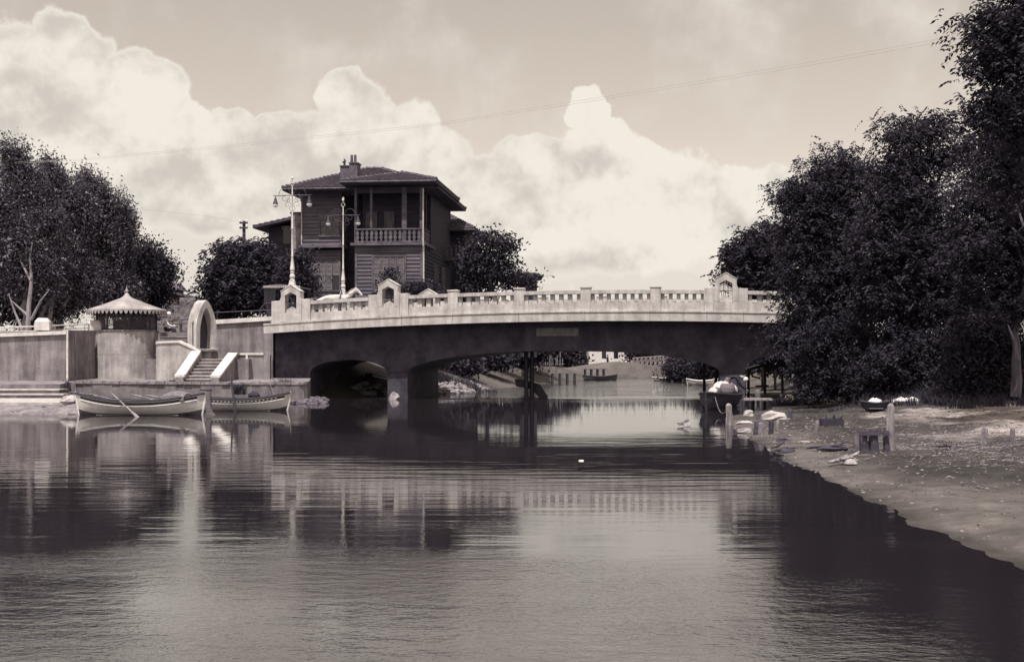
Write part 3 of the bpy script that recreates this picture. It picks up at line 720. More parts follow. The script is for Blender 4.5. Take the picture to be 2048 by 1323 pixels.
def build_stairs():
    s = empty('stairway', (wpt(384,51.4)[0], 51.4, 0.82)); ox, oy, oz = s.location
    tag(s, 'concrete stairway with white coped sloping side walls, below the arched niche', 'stairs')
    a9 = R(-2)
    # lower flight: seven steps straight back
    n = 7; z0 = 0.82; z1 = 1.80; D0, D1 = 52.0, 54.9
    for i in range(n):
        Da, Db = D0+(D1-D0)*i/n, D0+(D1-D0)*(i+1)/n
        zt = z0+(z1-z0)*(i+1)/n
        xl, xr = -13.75, -12.60
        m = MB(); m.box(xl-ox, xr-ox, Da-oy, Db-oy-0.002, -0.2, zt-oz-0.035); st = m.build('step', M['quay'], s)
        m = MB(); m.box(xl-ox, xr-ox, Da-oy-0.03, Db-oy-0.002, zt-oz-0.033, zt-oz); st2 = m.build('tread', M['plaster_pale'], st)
    m = MB(); m.box(-16.3-ox, -11.7-ox, 54.9-oy, 56.0-oy, -0.2, 1.80-oz); m.build('landing', M['quay'], s)
    # upper flight rising to the terrace
    for i in range(5):
        zt = 2.02 + 0.205*i; Da = 55.35+0.42*i
        m = MB(); xl, xr = wpt(312,Da)[0], wpt(396,Da)[0]
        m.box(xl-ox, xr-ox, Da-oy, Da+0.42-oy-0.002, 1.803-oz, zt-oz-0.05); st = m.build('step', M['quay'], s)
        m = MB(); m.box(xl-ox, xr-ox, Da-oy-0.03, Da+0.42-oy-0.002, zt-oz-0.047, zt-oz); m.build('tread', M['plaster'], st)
    # sloping side walls
    def side(xa, xb, pts, name='side_wall'):
        lo = [(y, 0.5) for y, z in pts]
        poly = [(y-oy, z-oz) for y, z in pts] + [(pts[-1][0]-oy, -0.3), (pts[0][0]-oy, -0.3)]
        m = MB(); m.prism([(xa-ox, y, z) for y, z in poly], [(xb-ox, y, z) for y, z in poly]); w_ = m.build(name, M['plaster'], s)
        c = MB(); t = 0.10; cpl = [(y-oy, z-oz+0.003) for y, z in pts]; top = [(y-oy, z-oz+t) for y, z in pts][::-1]
        c.prism([(xa-0.05-ox, y, z) for y, z in cpl+top], [(xb+0.05-ox, y, z) for y, z in cpl+top]); c.build('coping', M['coping'], w_)
    z_ = lambda py, D: H+(HY-py)/F*D-0.1
    side(-14.08, -13.77, [(51.75, z_(749,51.75)), (51.95, z_(747,51.95)), (54.5, z_(701,54.5))])
    side(-12.58, -12.27, [(51.75, z_(750,51.75)), (51.95, z_(748,51.95)), (55.0, z_(705,55.0)), (55.5, z_(705,55.5))])
    # front wall to the left, its white coping stepping up to the terrace
    r = empty('retaining_wall', (wpt(355,54.5)[0], 54.5, 0)); lx, ly = r.location.x, r.location.y
    tag(r, 'pale plastered wall with bent white coping between kiosk bastion and stairway', 'wall')
    D = 54.5; pxs = [(312,684),(318,682.5),(358,681),(399,700)]
    plan = [(wpt(p,D)[0]-lx, 0.0) for p, _ in pxs]; zt = [H+(HY-q)/F*D-0.09 for _, q in pxs]
    strip_wall('wall_face', M['plaster_pale'], plan, 0.5, zt, 0.3, r)
    strip_wall('coping', M['coping'], [(x, -0.05) for x, _ in plan], [z+0.003 for z in zt], [z+0.10 for z in zt], 0.4, r)
    # front wall to the right with a white downpipe
    r = empty('retaining_wall', (wpt(494,55.7)[0], 55.7, 0)); lx, ly = r.location.x, r.location.y
    tag(r, 'plastered wall with straight white coping between stairway and bridge abutment', 'wall')
    D = 55.55; pxs = [(466.5,706),(495,705.5),(540,705.5)]
    plan = [(wpt(p,D)[0]-lx, D-ly) for p, _ in pxs]; zt = [H+(HY-q)/F*D-0.09 for _, q in pxs]
    strip_wall('wall_face', M['plaster'], plan, 0.5, zt, 0.3, r)
    p2 = [(wpt(p,D)[0]-lx, D-ly-0.05) for p in (466.5,495,527)]
    strip_wall('coping', M['coping'], p2, [z+0.003 for z in zt], [z+0.10 for z in zt], 0.4, r)
    m = MB(); x = wpt(494,D)[0]-lx; m.box(x-0.045, x+0.045, D-ly-0.06, D-ly-0.003, 0.85, zt[1]); m.build('downpipe', M['coping'], r)
    # approach wall up to the bridge
    r = empty('approach_wall', (wpt(490,57.0)[0], 57.0, 0)); lx, ly = r.location.x, r.location.y
    tag(r, 'high plastered approach wall with white coping joining the bridge pylon', 'wall')
    pp = [(420,57.25,641.5),(441,57.25,640.5),(490,57.2,637.5),(546,57.1,634.0)]
    plan = [(wpt(p,D_)[0]-lx, D_-ly) for p, D_, _ in pp]; zt = [H+(HY-q)/F*D_-0.16 for _, D_, q in pp]
    strip_wall('wall_face', M['plaster'], plan, 0.5, zt, 0.45, r)
    strip_wall('coping', M['coping'], off(plan,-0.1), [z+0.003 for z in zt], [z+0.20 for z in zt], 0.65, r)
    m = MB(); zr = H+(HY-623)/F*57.4
    m.tube([(plan[0][0],0.4,zr-0.05),(plan[-1][0],0.2,zr+0.08)], 0.015, 6); m.build('iron_rail', M['iron'], r)
    for t in (0.1,0.5,0.9):
        m = MB(); x = plan[0][0]+(plan[-1][0]-plan[0][0])*t; m.tube([(x,0.4-0.2*t,zt[0]+0.1),(x,0.4-0.2*t,zr-0.05+0.13*t)], 0.015, 6); m.build('rail_upright', M['iron'], r)
build_stairs()

def build_niche():
    x, y = wpt(413, 55.1); r = empty('arched_niche', (x, y, 1.80), R(57))   # local x along the face, -y is the face
    tag(r, 'white pointed arch monument slab with a dark recessed niche at the stair head', 'monument')
    def arch(hw, zs, zt, n=9):
        pts = []
        for k in range(n+1):
            t = k/n; pts.append((hw*(1-t**1.35), zs+(zt-zs)*(1-(1-t)**1.45)))
        return pts + [(-a, b) for a, b in pts[-2::-1]]
    out = arch(0.60, 1.45, 2.62); inn = arch(0.38, 1.25, 2.28)
    t0, t1 = 0.0, 0.56
    def ring(mb, o, i, ya, yb):
        n = len(o)
        for k in range(n-1):
            a, b, c, d = o[k], o[k+1], i[k+1], i[k]
            mb.hexa([(a[0],ya,a[1]),(b[0],ya,b[1]),(c[0],ya,c[1]),(d[0],ya,d[1]),(a[0],yb,a[1]),(b[0],yb,b[1]),(c[0],yb,c[1]),(d[0],yb,d[1])][:8])
    # slab: outline minus niche as an open U, plus a base and a back
    poly = [(0.60,0.45)] + out + [(-0.60,0.45),(-0.38,0.45)] + inn[::-1] + [(0.38,0.45)]
    m = MB(); m.prism([(a,t0,b) for a,b in poly], [(a,0.34,b) for a,b in poly]); m.build('arch', M['plaster_pale'], r, smooth=True)
    poly = [(0.60,0.45)] + out + [(-0.60,0.45)]
    m = MB(); m.prism([(a,0.342,b) for a,b in poly], [(a,t1,b) for a,b in poly]); m.build('back', M['plaster_pale'], r, smooth=True)
    poly = [(0.31,0.47)] + [(a*0.95,b-0.02) for a,b in inn] + [(-0.31,0.47)]
    m = MB(); m.prism([(a,0.326,b) for a,b in poly], [(a,0.339,b) for a,b in poly]); m.build('niche_back', M['iron'], r)
    m = MB(); m.box(-0.66,0.66,-0.06,t1+0.05,-0.02,0.447); m.build('base', M['plaster_pale'], r, bevel=0.02)
    m = MB(); m.box(-0.45,0.62,-0.62,-0.063,0.34,0.42); m.box(-0.3,-0.18,-0.5,-0.064,-0.02,0.338); m.build('basin_shelf', M['plaster'], r)
    m = MB(); m.tube([(-0.62,0.2,0.62),(-0.62,0.2,1.62),(-0.62,0.15,1.66)], 0.02, 6); m.build('pipe', M['iron'], r)
build_niche()

def build_kiosk():
    x, y = wpt(253.5, 57.5); r = empty('kiosk', (x, y, 3.13)); z = 3.13
    tag(r, 'round kiosk with conical pale tin roof, scalloped fringe and lattice sides', 'kiosk')
    ze = 0.905; n = 16
    m = MB(); Re = 1.80
    prof = [(Re,ze),(Re,ze+0.025),(0.95,1.23),(0.30,1.485),(0.17,1.57),(0.09,1.68),(0.05,1.74)]
    m.lathe(prof, n=n, a0=R(11)); roof = m.build('roof', M['tin'], r)
    f = MB(); f.lathe([(0.05,1.741),(0.04,1.77),(0.085,1.80),(0.095,1.83),(0.05,1.87),(0.025,1.89),(0.045,1.92),(0.02,1.95),(0.008,2.08)], n=10); f.build('finial', M['tin'], roof, smooth=True)
    N = 52; sc = MB()
    for k in range(N):   # scalloped valance
        a0, a1 = 2*math.pi*k/N, 2*math.pi*(k+1)/N; am = (a0+a1)/2; q = Re-0.012
        c = lambda a, zz, rr=q: (rr*math.cos(a), rr*math.sin(a), zz)
        lo = [c(a0,ze), c(a0,ze-0.07), c(a0+(a1-a0)*0.15,ze-0.17), c(a0+(a1-a0)*0.4,ze-0.19), c(a0+(a1-a0)*0.6,ze-0.15), c(a0+(a1-a0)*0.72,ze-0.05), c(a1,ze-0.04), c(a1,ze)]
        c2 = lambda a, zz: c(a, zz, q-0.015)
        hi = [c2(a0,ze), c2(a0,ze-0.07), c2(a0+(a1-a0)*0.15,ze-0.17), c2(a0+(a1-a0)*0.4,ze-0.19), c2(a0+(a1-a0)*0.6,ze-0.15), c2(a0+(a1-a0)*0.72,ze-0.05), c2(a1,ze-0.04), c2(a1,ze)]
        sc.prism(lo, hi)
    tag(sc.build('valance', M['tin'], roof), kind='stuff')
    for k in range(8):
        a = R(22.5+45*k); p = (1.32*math.cos(a), 1.32*math.sin(a))
        m = MB(); m.box(p[0]-0.04,p[0]+0.04,p[1]-0.04,p[1]+0.04,0.0,ze-0.002); m.build('post', M['wood_dark'], r)
        a2 = R(22.5+45*(k+1)); p2 = (1.32*math.cos(a2), 1.32*math.sin(a2))
        if k in (1,2): continue
        A, B = Vector((*p,0)), Vector((*p2,0)); d = B-A; Ln = d.length; d.normalize()
        pan = MB()
        for zz in (0.03, 0.62):
            pan.tube([A+d*0.05+Vector((0,0,zz)), B-d*0.05+Vector((0,0,zz))], 0.02, 4)
        pan = pan.build('lattice_frame', M['wood_dark'], r)
        lt = MB(); st = 0.085; hgt = 0.55
        for sg in (1, -1):
            q = -hgt
            while q < Ln-0.1:
                t0, t1 = max(0.05, q), min(Ln-0.05, q+hgt)
                if t1 > t0:
                    z0_, z1_ = (t0-q, t1-q) if sg > 0 else (hgt-(t0-q), hgt-(t1-q))
                    lt.tube([A+d*t0+Vector((0,0,0.05+z0_)), A+d*t1+Vector((0,0,0.05+z1_))], 0.0085, 4, False)
                q += st
        tag(lt.build('lattice', M['wood_mid'], pan), kind='stuff')
    m = MB(); m.lathe([(1.30,0.0),(1.30,0.01)], n=24); m.build('floor', M['plaster'], r)
    m = MB(); m.lathe([(1.36,ze-0.09),(1.36,ze-0.01),(1.28,ze-0.01),(1.28,ze-0.09)], n=24); m.build('ring_beam', M['wood_dark'], r)
    m = MB(); m.box(-0.75,0.75,0.35,0.7,0.0,0.5); m.build('bench', M['wood_dark'], r)
build_kiosk()

# ------------------------------------------------------------------ the wooden house behind the bridge
HF = Frame(845, 79.0, 6.0)
def lap_boards(mb, u0, u1, w, z0, z1, pitch=0.24, axis='u', out=-1, holes=()):
    """Overlapping weatherboards on one face (axis u: facing the viewer; axis w: a side face)."""
    z = z0
    while z < z1-0.02:
        zz = min(z+pitch, z1); segs = [(u0, u1)]
        for (a, b, c, d) in holes:
            if zz > c+0.01 and z < d-0.01:
                ns = []
                for (s, e) in segs:
                    if b <= s or a >= e: ns.append((s, e)); continue
                    if a > s: ns.append((s, a))
                    if b < e: ns.append((b, e))
                segs = ns
        for (s, e) in segs:
            t0, t1 = 0.06, 0.006
            if axis == 'u':
                mb.hexa([(s,w+out*t0,z),(e,w+out*t0,z),(e,w,z),(s,w,z),(s,w+out*t1,zz),(e,w+out*t1,zz),(e,w,zz),(s,w,zz)])
            else:
                mb.hexa([(w,s,z),(w+t0,s,z),(w+t0,e,z),(w,e,z),(w,s,zz),(w+t1,s,zz),(w+t1,e,zz),(w,e,zz)])
        z = zz

def tiled_plane(mb, el, er, rl, rr, pitch=0.42, th=0.11):
    el, er, rl, rr = map(Vector, (el, er, rl, rr))
    n = max(3, int(((rl+rr)/2-(el+er)/2).length/pitch))
    nor = (er-el).cross(rl-el if (rl-el).length > 0.01 else rr-el).normalized()
    if nor.z < 0: nor = -nor
    for i in range(n):
        t0, t1 = i/n, min(1.0, (i+1.25)/n)
        a, b = el.lerp(rl, t0), er.lerp(rr, t0); c, d = er.lerp(rr, t1), el.lerp(rl, t1)
        up = nor*th
        mb.hexa([a, b, c, d, a+up, b+up, c+up*0.25, d+up*0.25])
def ridge(mb, a, b, seed=0):
    a, b = Vector(a), Vector(b); n = max(2, int((b-a).length/0.38)); r_ = random.Random(seed)
    for i in range(n):
        p, q = a.lerp(b, i/n), a.lerp(b, (i+0.93)/n); dz = Vector((0,0,0.07+r_.uniform(0,0.03)))
        mb.tube([p+dz, q+dz+Vector((0,0,-0.03))], [0.12,0.09], 6)

def hip_roof(root, u0, u1, w0, w1, ze, zr, ru0, ru1, rw0, rw1, seed=0):
    e = [(u0,w0,ze),(u1,w0,ze),(u1,w1,ze),(u0,w1,ze)]
    rd = [(ru0,rw0,zr),(ru1,rw1,zr)]
    m = MB(); under = [(x,y,z-0.16) for x,y,z in e]
    m.prism(under, [(x,y,z-0.02) for x,y,z in e]); rf = m.build('roof', M['wood_dark'], root)
    if ru0 == ru1:     # ridge runs away from the viewer
        A, B = rd
        planes = [(e[0],e[1],A,A),(e[1],e[2],A,B),(e[2],e[3],B,B),(e[3],e[0],B,A)]
        hips = [(e[0],A),(e[1],A),(e[2],B),(e[3],B),(A,B)]
    else:
        A, B = rd
        planes = [(e[0],e[1],A,B),(e[1],e[2],B,B),(e[2],e[3],B,A),(e[3],e[0],A,A)]
        hips = [(e[0],A),(e[3],A),(e[1],B),(e[2],B),(A,B)]
    for p in planes:
        t = MB(); tiled_plane(t, *p); tag(t.build('tiles', M['tile'], rf), kind='stuff')
    for i, (a, b) in enumerate(hips):
        t = MB(); ridge(t, a, b, seed+i); tag(t.build('ridge_tiles', M['tile'], rf), kind='stuff')
    g = MB()
    g.tube([(u0,w0-0.06,ze-0.06),(u1,w0-0.06,ze-0.06)], 0.06, 6); g.build('gutter', M['trim'], rf)
    return rf

def shutter_window(root, u0, u1, z0, z1, w, n, open_low=(), name='window', axis='u'):
    """A tall window of n louvred leaves in a frame; leaves listed in open_low are raised in their lower half."""
    def bx(mb, a, b, p, q, za, zb):     # along, depth
        if axis == 'u': mb.box(a, b, w-q, w-p, za, zb)
        else: mb.box(w+p, w+q, a, b, za, zb)
    f = MB(); t = 0.09
    for (a, b, c, d) in ((u0-t,u0,z0-t,z1+t),(u1,u1+t,z0-t,z1+t),(u0,u1,z0-t,z0),(u0,u1,z1,z1+t)): bx(f, a, b, 0.0, 0.10, c, d)
    fr = f.build(name, M['trim'], root)
    g = MB(); bx(g, u0, u1, 0.001, 0.012, z0, z1); g.build('pane', M['glass'], fr)
    lw = (u1-u0)/n; zm = (z0+z1)/2
    for i in range(n):
        for lo in (0, 1):
            if lo == 0 and i in open_low: continue
            a, b = u0+lw*i+0.02, u0+lw*(i+1)-0.02; za, zb = (z0+0.02, zm-0.02) if lo == 0 else (zm+0.02, z1-0.02)
            s = MB(); k = 0.06
            for (p, q, c, d) in ((a,a+k,za,zb),(b-k,b,za,zb),(a+k,b-k,za,za+k),(a+k,b-k,zb-k,zb)): bx(s, p, q, 0.03, 0.075, c, d)
            z = za+k
            while z < zb-k-0.01:
                if axis == 'u': s.hexa([(a+k,w-0.065,z),(b-k,w-0.065,z),(b-k,w-0.035,z+0.05),(a+k,w-0.035,z+0.05),(a+k,w-0.06,z+0.012),(b-k,w-0.06,z+0.012),(b-k,w-0.03,z+0.062),(a+k,w-0.03,z+0.062)])
                else: s.hexa([(w+0.035,a+k,z+0.05),(w+0.065,a+k,z),(w+0.065,b-k,z),(w+0.035,b-k,z+0.05),(w+0.03,a+k,z+0.062),(w+0.06,a+k,z+0.012),(w+0.06,b-k,z+0.012),(w+0.03,b-k,z+0.062)])
                z += 0.085
            s.build('shutter', M['shutter'], fr)
    return fr

def build_house():
    r = HF.root('wooden_house'); tag(r, 'large dark weatherboarded two storey house with tiled hip roof and balcony', 'house')
    hu = HF.u; G = 2.6
    zf = HF.z(780, 487); ze = HF.z(865, 368)          # upper floor line, eave
    ub = hu(710); ul = hu(607, 2.0); ulr = hu(682, 2.0)
    # main body behind
    m = MB(); m.box(ul+0.1, -0.05, 3.4, 12.0, G, ze-0.18); m.build('wall', M['clap_dark_shade'], r)
    # bay, lower storey
    m = MB(); m.box(ub+0.02, -0.02, 0.02, 3.398, G, zf-0.12); m.build('wall', M['clap'], r)
    wz0, wz1 = HF.z(780,582), HF.z(780,513)
    win = (hu(747), hu(810), wz0, wz1)
    lb = MB(); lap_boards(lb, ub+0.12, -0.12, 0.019, G, zf-0.45, holes=[(win[0]-0.09,win[1]+0.09,wz0-0.09,wz1+0.09)]); tag(lb.build('weatherboards', M['clap'], r), kind='stuff')
    lb = MB(); lap_boards(lb, 0.05, 11.9, -0.019, G, zf-0.2, axis='w'); tag(lb.build('weatherboards', M['clap_dark_shade'], r), kind='stuff')
    for (a, b) in ((ub, ub+0.14), (-0.13, 0.01)):
        c = MB(); c.box(a, b, -0.05, -0.001, G, zf-0.12); c.build('corner_board', M['trim'], r)
    c = MB(); c.box(ub-0.02, 0.04, -0.03, 0.0, zf-0.45, zf-0.12); c.build('fascia_board', M['clap'], r)
    shutter_window(r, win[0], win[1], wz0, wz1, -0.02, 4, (), 'window')
    # bay, loggia above
    m = MB(); m.box(ub-0.25, 0.25, -0.25, 3.39, zf-0.118, zf+0.05); fl = m.build('balcony_floor', M['trim'], r)
    m = MB(); m.box(ub+0.05, -0.1, 2.0, 2.2, zf+0.052, ze-0.17); bwall = m.build('loggia_wall', M['clap_dark_shade'], r)
    shutter_window(r, hu(772,2), hu(786,2), zf+0.35, zf+2.2, 1.995, 2, (), 'window')
    shutter_window(r, hu(735,2), hu(752,2), zf+0.35, zf+2.2, 1.995, 2, (0,1), 'window')
    for px, wd in ((712,0.16),(743,0.14),(809,0.30),(843,0.18)):
        p = MB(); uc = hu(px); p.box(uc-wd/2, uc+wd/2, -0.12, 0.04, zf+0.052, ze-0.17); p.build('loggia_post', M['clap'], r)
    pb = MB(); pb.box(ub, 0.0, -0.10, 0.02, ze-0.55, ze-0.172); pb.build('loggia_beam', M['clap_dark_shade'], r)
    # patterned balustrade
    def balustrade(a, b, w, z0, z1, axis='u'):
        br = MB()
        q = (lambda x, z, d0, d1, x2, z2: None)
        def bar(x0, x1, za, zb, d=0.03):
            if axis == 'u': br.box(x0, x1, w-d, w+d, za, zb)
            else: br.box(w-d, w+d, x0, x1, za, zb)
        bar(a, b, z1-0.08, z1, 0.05); bar(a, b, z0+0.02, z0+0.1, 0.04)
        bal = br.build('balustrade', M['trim'], fl)
        n = max(2, int((b-a)/0.30)); st = (b-a)/n
        for i in range(n):
            x = a+st*(i+0.5); k = MB(); zc = (z0+z1)/2+0.01
            prof = [(0.10,z0+0.101),(0.04,z0+0.18),(0.115,zc-0.12),(0.05,zc),(0.115,zc+0.12),(0.04,z1-0.17),(0.10,z1-0.081)]
            pts = [(x-p_, z) for p_, z in prof] + [(x+p_, z) for p_, z in prof[::-1]]
            if axis == 'u': k.prism([(p_, w-0.015, z) for p_, z in pts], [(p_, w+0.015, z) for p_, z in pts])
            else: k.prism([(w-0.015, p_, z) for p_, z in pts], [(w+0.015, p_, z) for p_, z in pts])
            k.build('fretwork_slat', M['trim'], bal)
    zr = HF.z(780, 457)
    balustrade(ub+0.05, -0.05, -0.16, zf+0.05, zr)
    balustrade(-0.02, 1.95, 0.10, zf+0.05, zr, 'w')
    dp = MB(); dp.tube([(0.10,-0.16,G),(0.10,-0.16,zf-0.12)], 0.055, 8); dp.tube([(0.10,-0.32,zf-0.2),(0.10,-0.32,ze-0.3)], 0.045, 8); dp.build('downpipe', M['pipe'], r)
    # recess between the bays
    # left bay
    m = MB(); m.box(ul, ulr, 2.02, 3.398, G, zf-0.2); m.build('wall', M['clap'], r)
    z2 = HF.z(640, 493, 2.0)
    m = MB(); m.box(ul-0.1, ulr+0.1, 1.72, 3.397, z2+0.06, ze-0.18); m.build('wall', M['clap'], r)
    s = MB(); s.box(ul-0.22, ulr+0.2, 1.55, 3.396, z2-0.10, z2+0.055); s.build('sill_band', M['trim'], r)
    wa, wb = hu(641,1.7), hu(677,1.7); za, zb = HF.z(650,471,1.7), HF.z(650,425,1.7)
    lb = MB(); lap_boards(lb, ul, ulr, 1.719, z2+0.06, ze-0.5, holes=[(wa-0.1,wb+0.1,za-0.1,zb+0.1)]); tag(lb.build('weatherboards', M['clap'], r), kind='stuff')
    shutter_window(r, wa, wb, za, zb, 1.70, 3, (), 'window')
    wa, wb = hu(626,2.0), hu(679,2.0); za, zb = HF.z(650,580,2.0), HF.z(650,522,2.0)
    lb = MB(); lap_boards(lb, ul+0.02, ulr-0.02, 2.019, G, z2-0.3, holes=[(wa-0.1,wb+0.1,za-0.1,zb+0.1)]); tag(lb.build('weatherboards', M['clap'], r), kind='stuff')
    shutter_window(r, wa, wb, za, zb, 2.0, 4, (0,3), 'window')
    dp = MB(); dp.tube([(ul-0.02,1.62,z2+0.1),(ul-0.02,1.62,ze-0.9),(ul-0.1,1.3,ze-0.3)], 0.04, 6); dp.tube([(ul+0.03,1.94,G),(ul+0.03,1.94,z2-0.11)], 0.04, 6); dp.build('downpipe', M['pipe'], r)
    # right side wall: small balcony and windows
    for (w_a, w_b) in ((4.2,5.4),(7.2,8.4)):
        shutter_window(r, w_a, w_b, HF.z(845,560), HF.z(845,520), 0.02, 2, (), 'window', 'w')
    m = MB(); z3 = zf-0.3; m.box(0.01, 1.1, 8.6, 11.2, z3-0.12, z3); m.build('side_balcony', M['trim'], r)
    balustrade(8.65, 11.15, 1.05, z3, z3+0.95, 'w'); balustrade(0.05, 1.02, 8.66, z3, z3+0.95)
    # roofs
    hip_roof(r, ul-1.0, 0.95, 0.55, 13.0, ze-0.05, HF.z(745,341,8.0), hu(736,8.0), hu(765,8.0), 7.4, 7.4, 1)
    hip_roof(r, ub-0.75, 1.05, -0.95, 9.0, ze+0.13, HF.z(788,348,3.2), (ub+0.25)/2+0.15, (ub+0.25)/2+0.15, 3.0, 6.6, 11)
    # chimney stack with pots
    c = MB(); a, b = hu(682.5,2.6), hu(702,2.6); zt = HF.z(700,334,2.6)
    c.box(a, b, 2.3, 3.3, ze-0.3, zt); c.box(b+0.004, hu(716.5,2.4), 2.1, 3.1, ze-0.3, zt+0.16)
    c.box(b-0.04, hu(718,2.4), 2.05, 3.15, zt+0.162, zt+0.24); c.box(a-0.04, b-0.044, 2.25, 3.35, zt+0.002, zt+0.07)
    ch = c.build('chimney', M['tile'], r)
    k = MB(); k.tube([(a+0.2,2.7,zt+0.07),(a+0.2,2.7,zt+0.28),(a+0.13,2.7,zt+0.33),(a+0.24,2.7,zt+0.42),(a+0.18,2.7,zt+0.55)], [0.10,0.07,0.12,0.09,0.05], 7); k.build('cowl', M['iron'], ch)
    for px in (703.5, 710.5):
        k = MB(); uc = hu(px,2.5); k.tube([(uc,2.5,zt+0.24),(uc,2.5,zt+0.78)], [0.10,0.085], 8); k.build('chimney_pot', M['tile'], ch)
    # lower wing at the right rear
    uw = hu(931, 12.5); zw = HF.z(945, 458, 11.5)
    m = MB(); m.box(-1.5, uw, 12.3, 19, G, zw-0.16); m.build('wing_wall', M['clap_dark_shade'], r)
    hip_roof(r, -2.5, uw+0.85, 11.3, 20, zw, zw+1.75, -1.2, uw-2.2, 15.5, 15.5, 21)
    # wing at the left rear with rough plaster stack
    u0, u1 = hu(537, 6.0), hu(603, 6.0); zw = HF.z(520, 453, 5.4)
    m = MB(); m.box(u0, ul+0.3, 6.0, 12.5, G, zw+0.1); m.build('wing_wall', M['clap_dark_shade'], r)
    zl, zh = zw, HF.z(585, 428, 5.2)
    t = MB(); tiled_plane(t, (u0-0.85,5.1,zl),(u0-0.85,13.2,zl),(ul+0.6,5.1,zh+0.25),(ul+0.6,13.2,zh+0.25)); tag(t.build('wing_tiles', M['tile'], r), kind='stuff')
    t = MB(); t.prism([(u0-0.85,5.1,zl-0.14),(ul+0.6,5.1,zh+0.11),(ul+0.6,5.1,zh+0.23),(u0-0.85,5.1,zl-0.02)],[(u0-0.85,13.2,zl-0.14),(ul+0.6,13.2,zh+0.11),(ul+0.6,13.2,zh+0.23),(u0-0.85,13.2,zl-0.02)]); t.build('wing_eave', M['wood_dark'], r)
    st = MB(); a, b = hu(584.5,3.6), hu(604.5,3.6); zt = HF.z(594,428,3.6); st.box(a, b, 3.3, 4.3, G, zt); sk = st.build('brick_stack', M['brick'], r)
    st = MB(); st.box(a-0.06, b+0.06, 3.24, 4.36, zt+0.002, zt+0.10); st.build('cap', M['iron'], sk)
    wn = MB(); a, b = hu(567,6), hu(581,6); z0, z1 = HF.z(575,488,6), HF.z(575,460,6); wn.box(a, b, 5.95, 5.998, z0, z1); wq = wn.build('window', M['glass'], r)
    wn = MB(); wn.box(a-0.1, b+0.1, 5.93, 5.997, z1+0.002, z1+0.30); wn.build('lintel', M['plaster'], wq)
build_house()

# ------------------------------------------------------------------ brick building at the left, small roofs, far houses
def brick_building():
    D = 74.0; x0 = wpt(296,D)[0]; r = empty('brick_building', (x0, D, 3.0)); tag(r, 'brick gable building with sloping roof, behind the kiosk', 'building')
    X = lambda px: wpt(px,D)[0]-x0; Z = lambda py: H+(HY-py)/F*D-3.0
    m = MB(); poly = [(X(250),-0.5),(X(425),-0.5),(X(425),Z(603)),(X(392),Z(598)),(X(336),Z(585)),(X(250),Z(600))]
    m.prism([(a,0,b) for a,b in poly],[(a,7,b) for a,b in poly]); m.build('gable_wall', M['brick'], r)
    e = MB(); poly = [(X(336),Z(585)+.004),(X(392),Z(598)+.004),(X(425),Z(603)+.004),(X(427),Z(603)+.1),(X(392),Z(598)+.12),(X(336),Z(585)+.12)]
    e.prism([(a,-0.25,b) for a,b in poly],[(a,7.2,b) for a,b in poly]); e.build('roof', M['tile'], r)
    # brick courses standing proud in the wall face
    rn = random.Random(2); cs = MB(); z = 0.9
    while z < Z(588):
        x = X(300)+rn.uniform(0,.3)
        while x < X(420):
            l = rn.uniform(0.2,0.42)
            lim = np.interp(x,[X(336),X(392),X(425)],[Z(585),Z(598),Z(603)])
            if z+0.1 < lim and rn.random() < 0.8: cs.box(x, x+l, -rn.uniform(0.01,0.05), -0.001, z, z+0.10)
            x += l+0.03
        z += 0.135
    tag(cs.build('bricks', M['brick'], r), kind='stuff')
    d = MB(); y0 = 1.2; d.box(X(322),X(346),y0,y0+1.2,Z(594),Z(579)); dm = d.build('dormer', M['wood_mid'], r)
    d = MB(); za, zb = Z(578), Z(562)
    d.prism([(X(317),y0-.3,za),(X(352),y0-.3,za),(X(352),y0+1.6,za),(X(317),y0+1.6,za)],[(X(326),y0+.3,zb),(X(343),y0+.3,zb),(X(343),y0+.9,zb),(X(326),y0+.9,zb)]); d.build('dormer_roof', M['tile'], dm)
    p = MB(); p.tube([(X(400),1,Z(603)),(X(400),1,Z(588))], 0.05, 6); p.build('vent_pipe', M['iron'], r)
    w_ = MB(); w_.box(X(388),X(460),-3.2,-2.9,-0.3,Z(600)); w_.build('side_wall', M['brick'], r)
brick_building()
def cottage(px0, px1, D, zb, ywall, ypeak, label, wallm, hid=4.0, name='cottage'):
    xa, xb = wpt(px0,D)[0], wpt(px1,D)[0]; xc = (xa+xb)/2; r = empty(name, (xc, D, zb)); tag(r, label, 'house')
    hw = (xb-xa)/2; zw = H+(HY-ywall)/F*D-zb; zp = H+(HY-ypeak)/F*D-zb
    m = MB(); m.box(-hw,hw,0,hid,-0.5,zw); m.build('wall', M[wallm], r)
    t = MB(); tiled_plane(t, (-hw-.4,-.4,zw),(hw+.4,-.4,zw),(-hw*.7,hid/2,zp),(hw*.7,hid/2,zp)); tiled_plane(t, (hw+.4,hid+.4,zw),(-hw-.4,hid+.4,zw),(hw*.7,hid/2,zp),(-hw*.7,hid/2,zp))
    tiled_plane(t, (hw+.4,-.4,zw),(hw+.4,hid+.4,zw),(hw*.7,hid/2,zp),(hw*.7,hid/2,zp)); tiled_plane(t, (-hw-.4,hid+.4,zw),(-hw-.4,-.4,zw),(-hw*.7,hid/2,zp),(-hw*.7,hid/2,zp))
    t.build('roof', M['tile'], r)
    return r, hw, zw
r_, hw_, zw_ = cottage(1040,1074,88,2.4,553,543,'small dark tiled roof peeping over the bridge right of the house','clap_dark_shade')
r_, hw_, zw_ = cottage(1178,1275,196,0.9,690,676,'white walled building on the far bank seen under the main arch','coping',8)
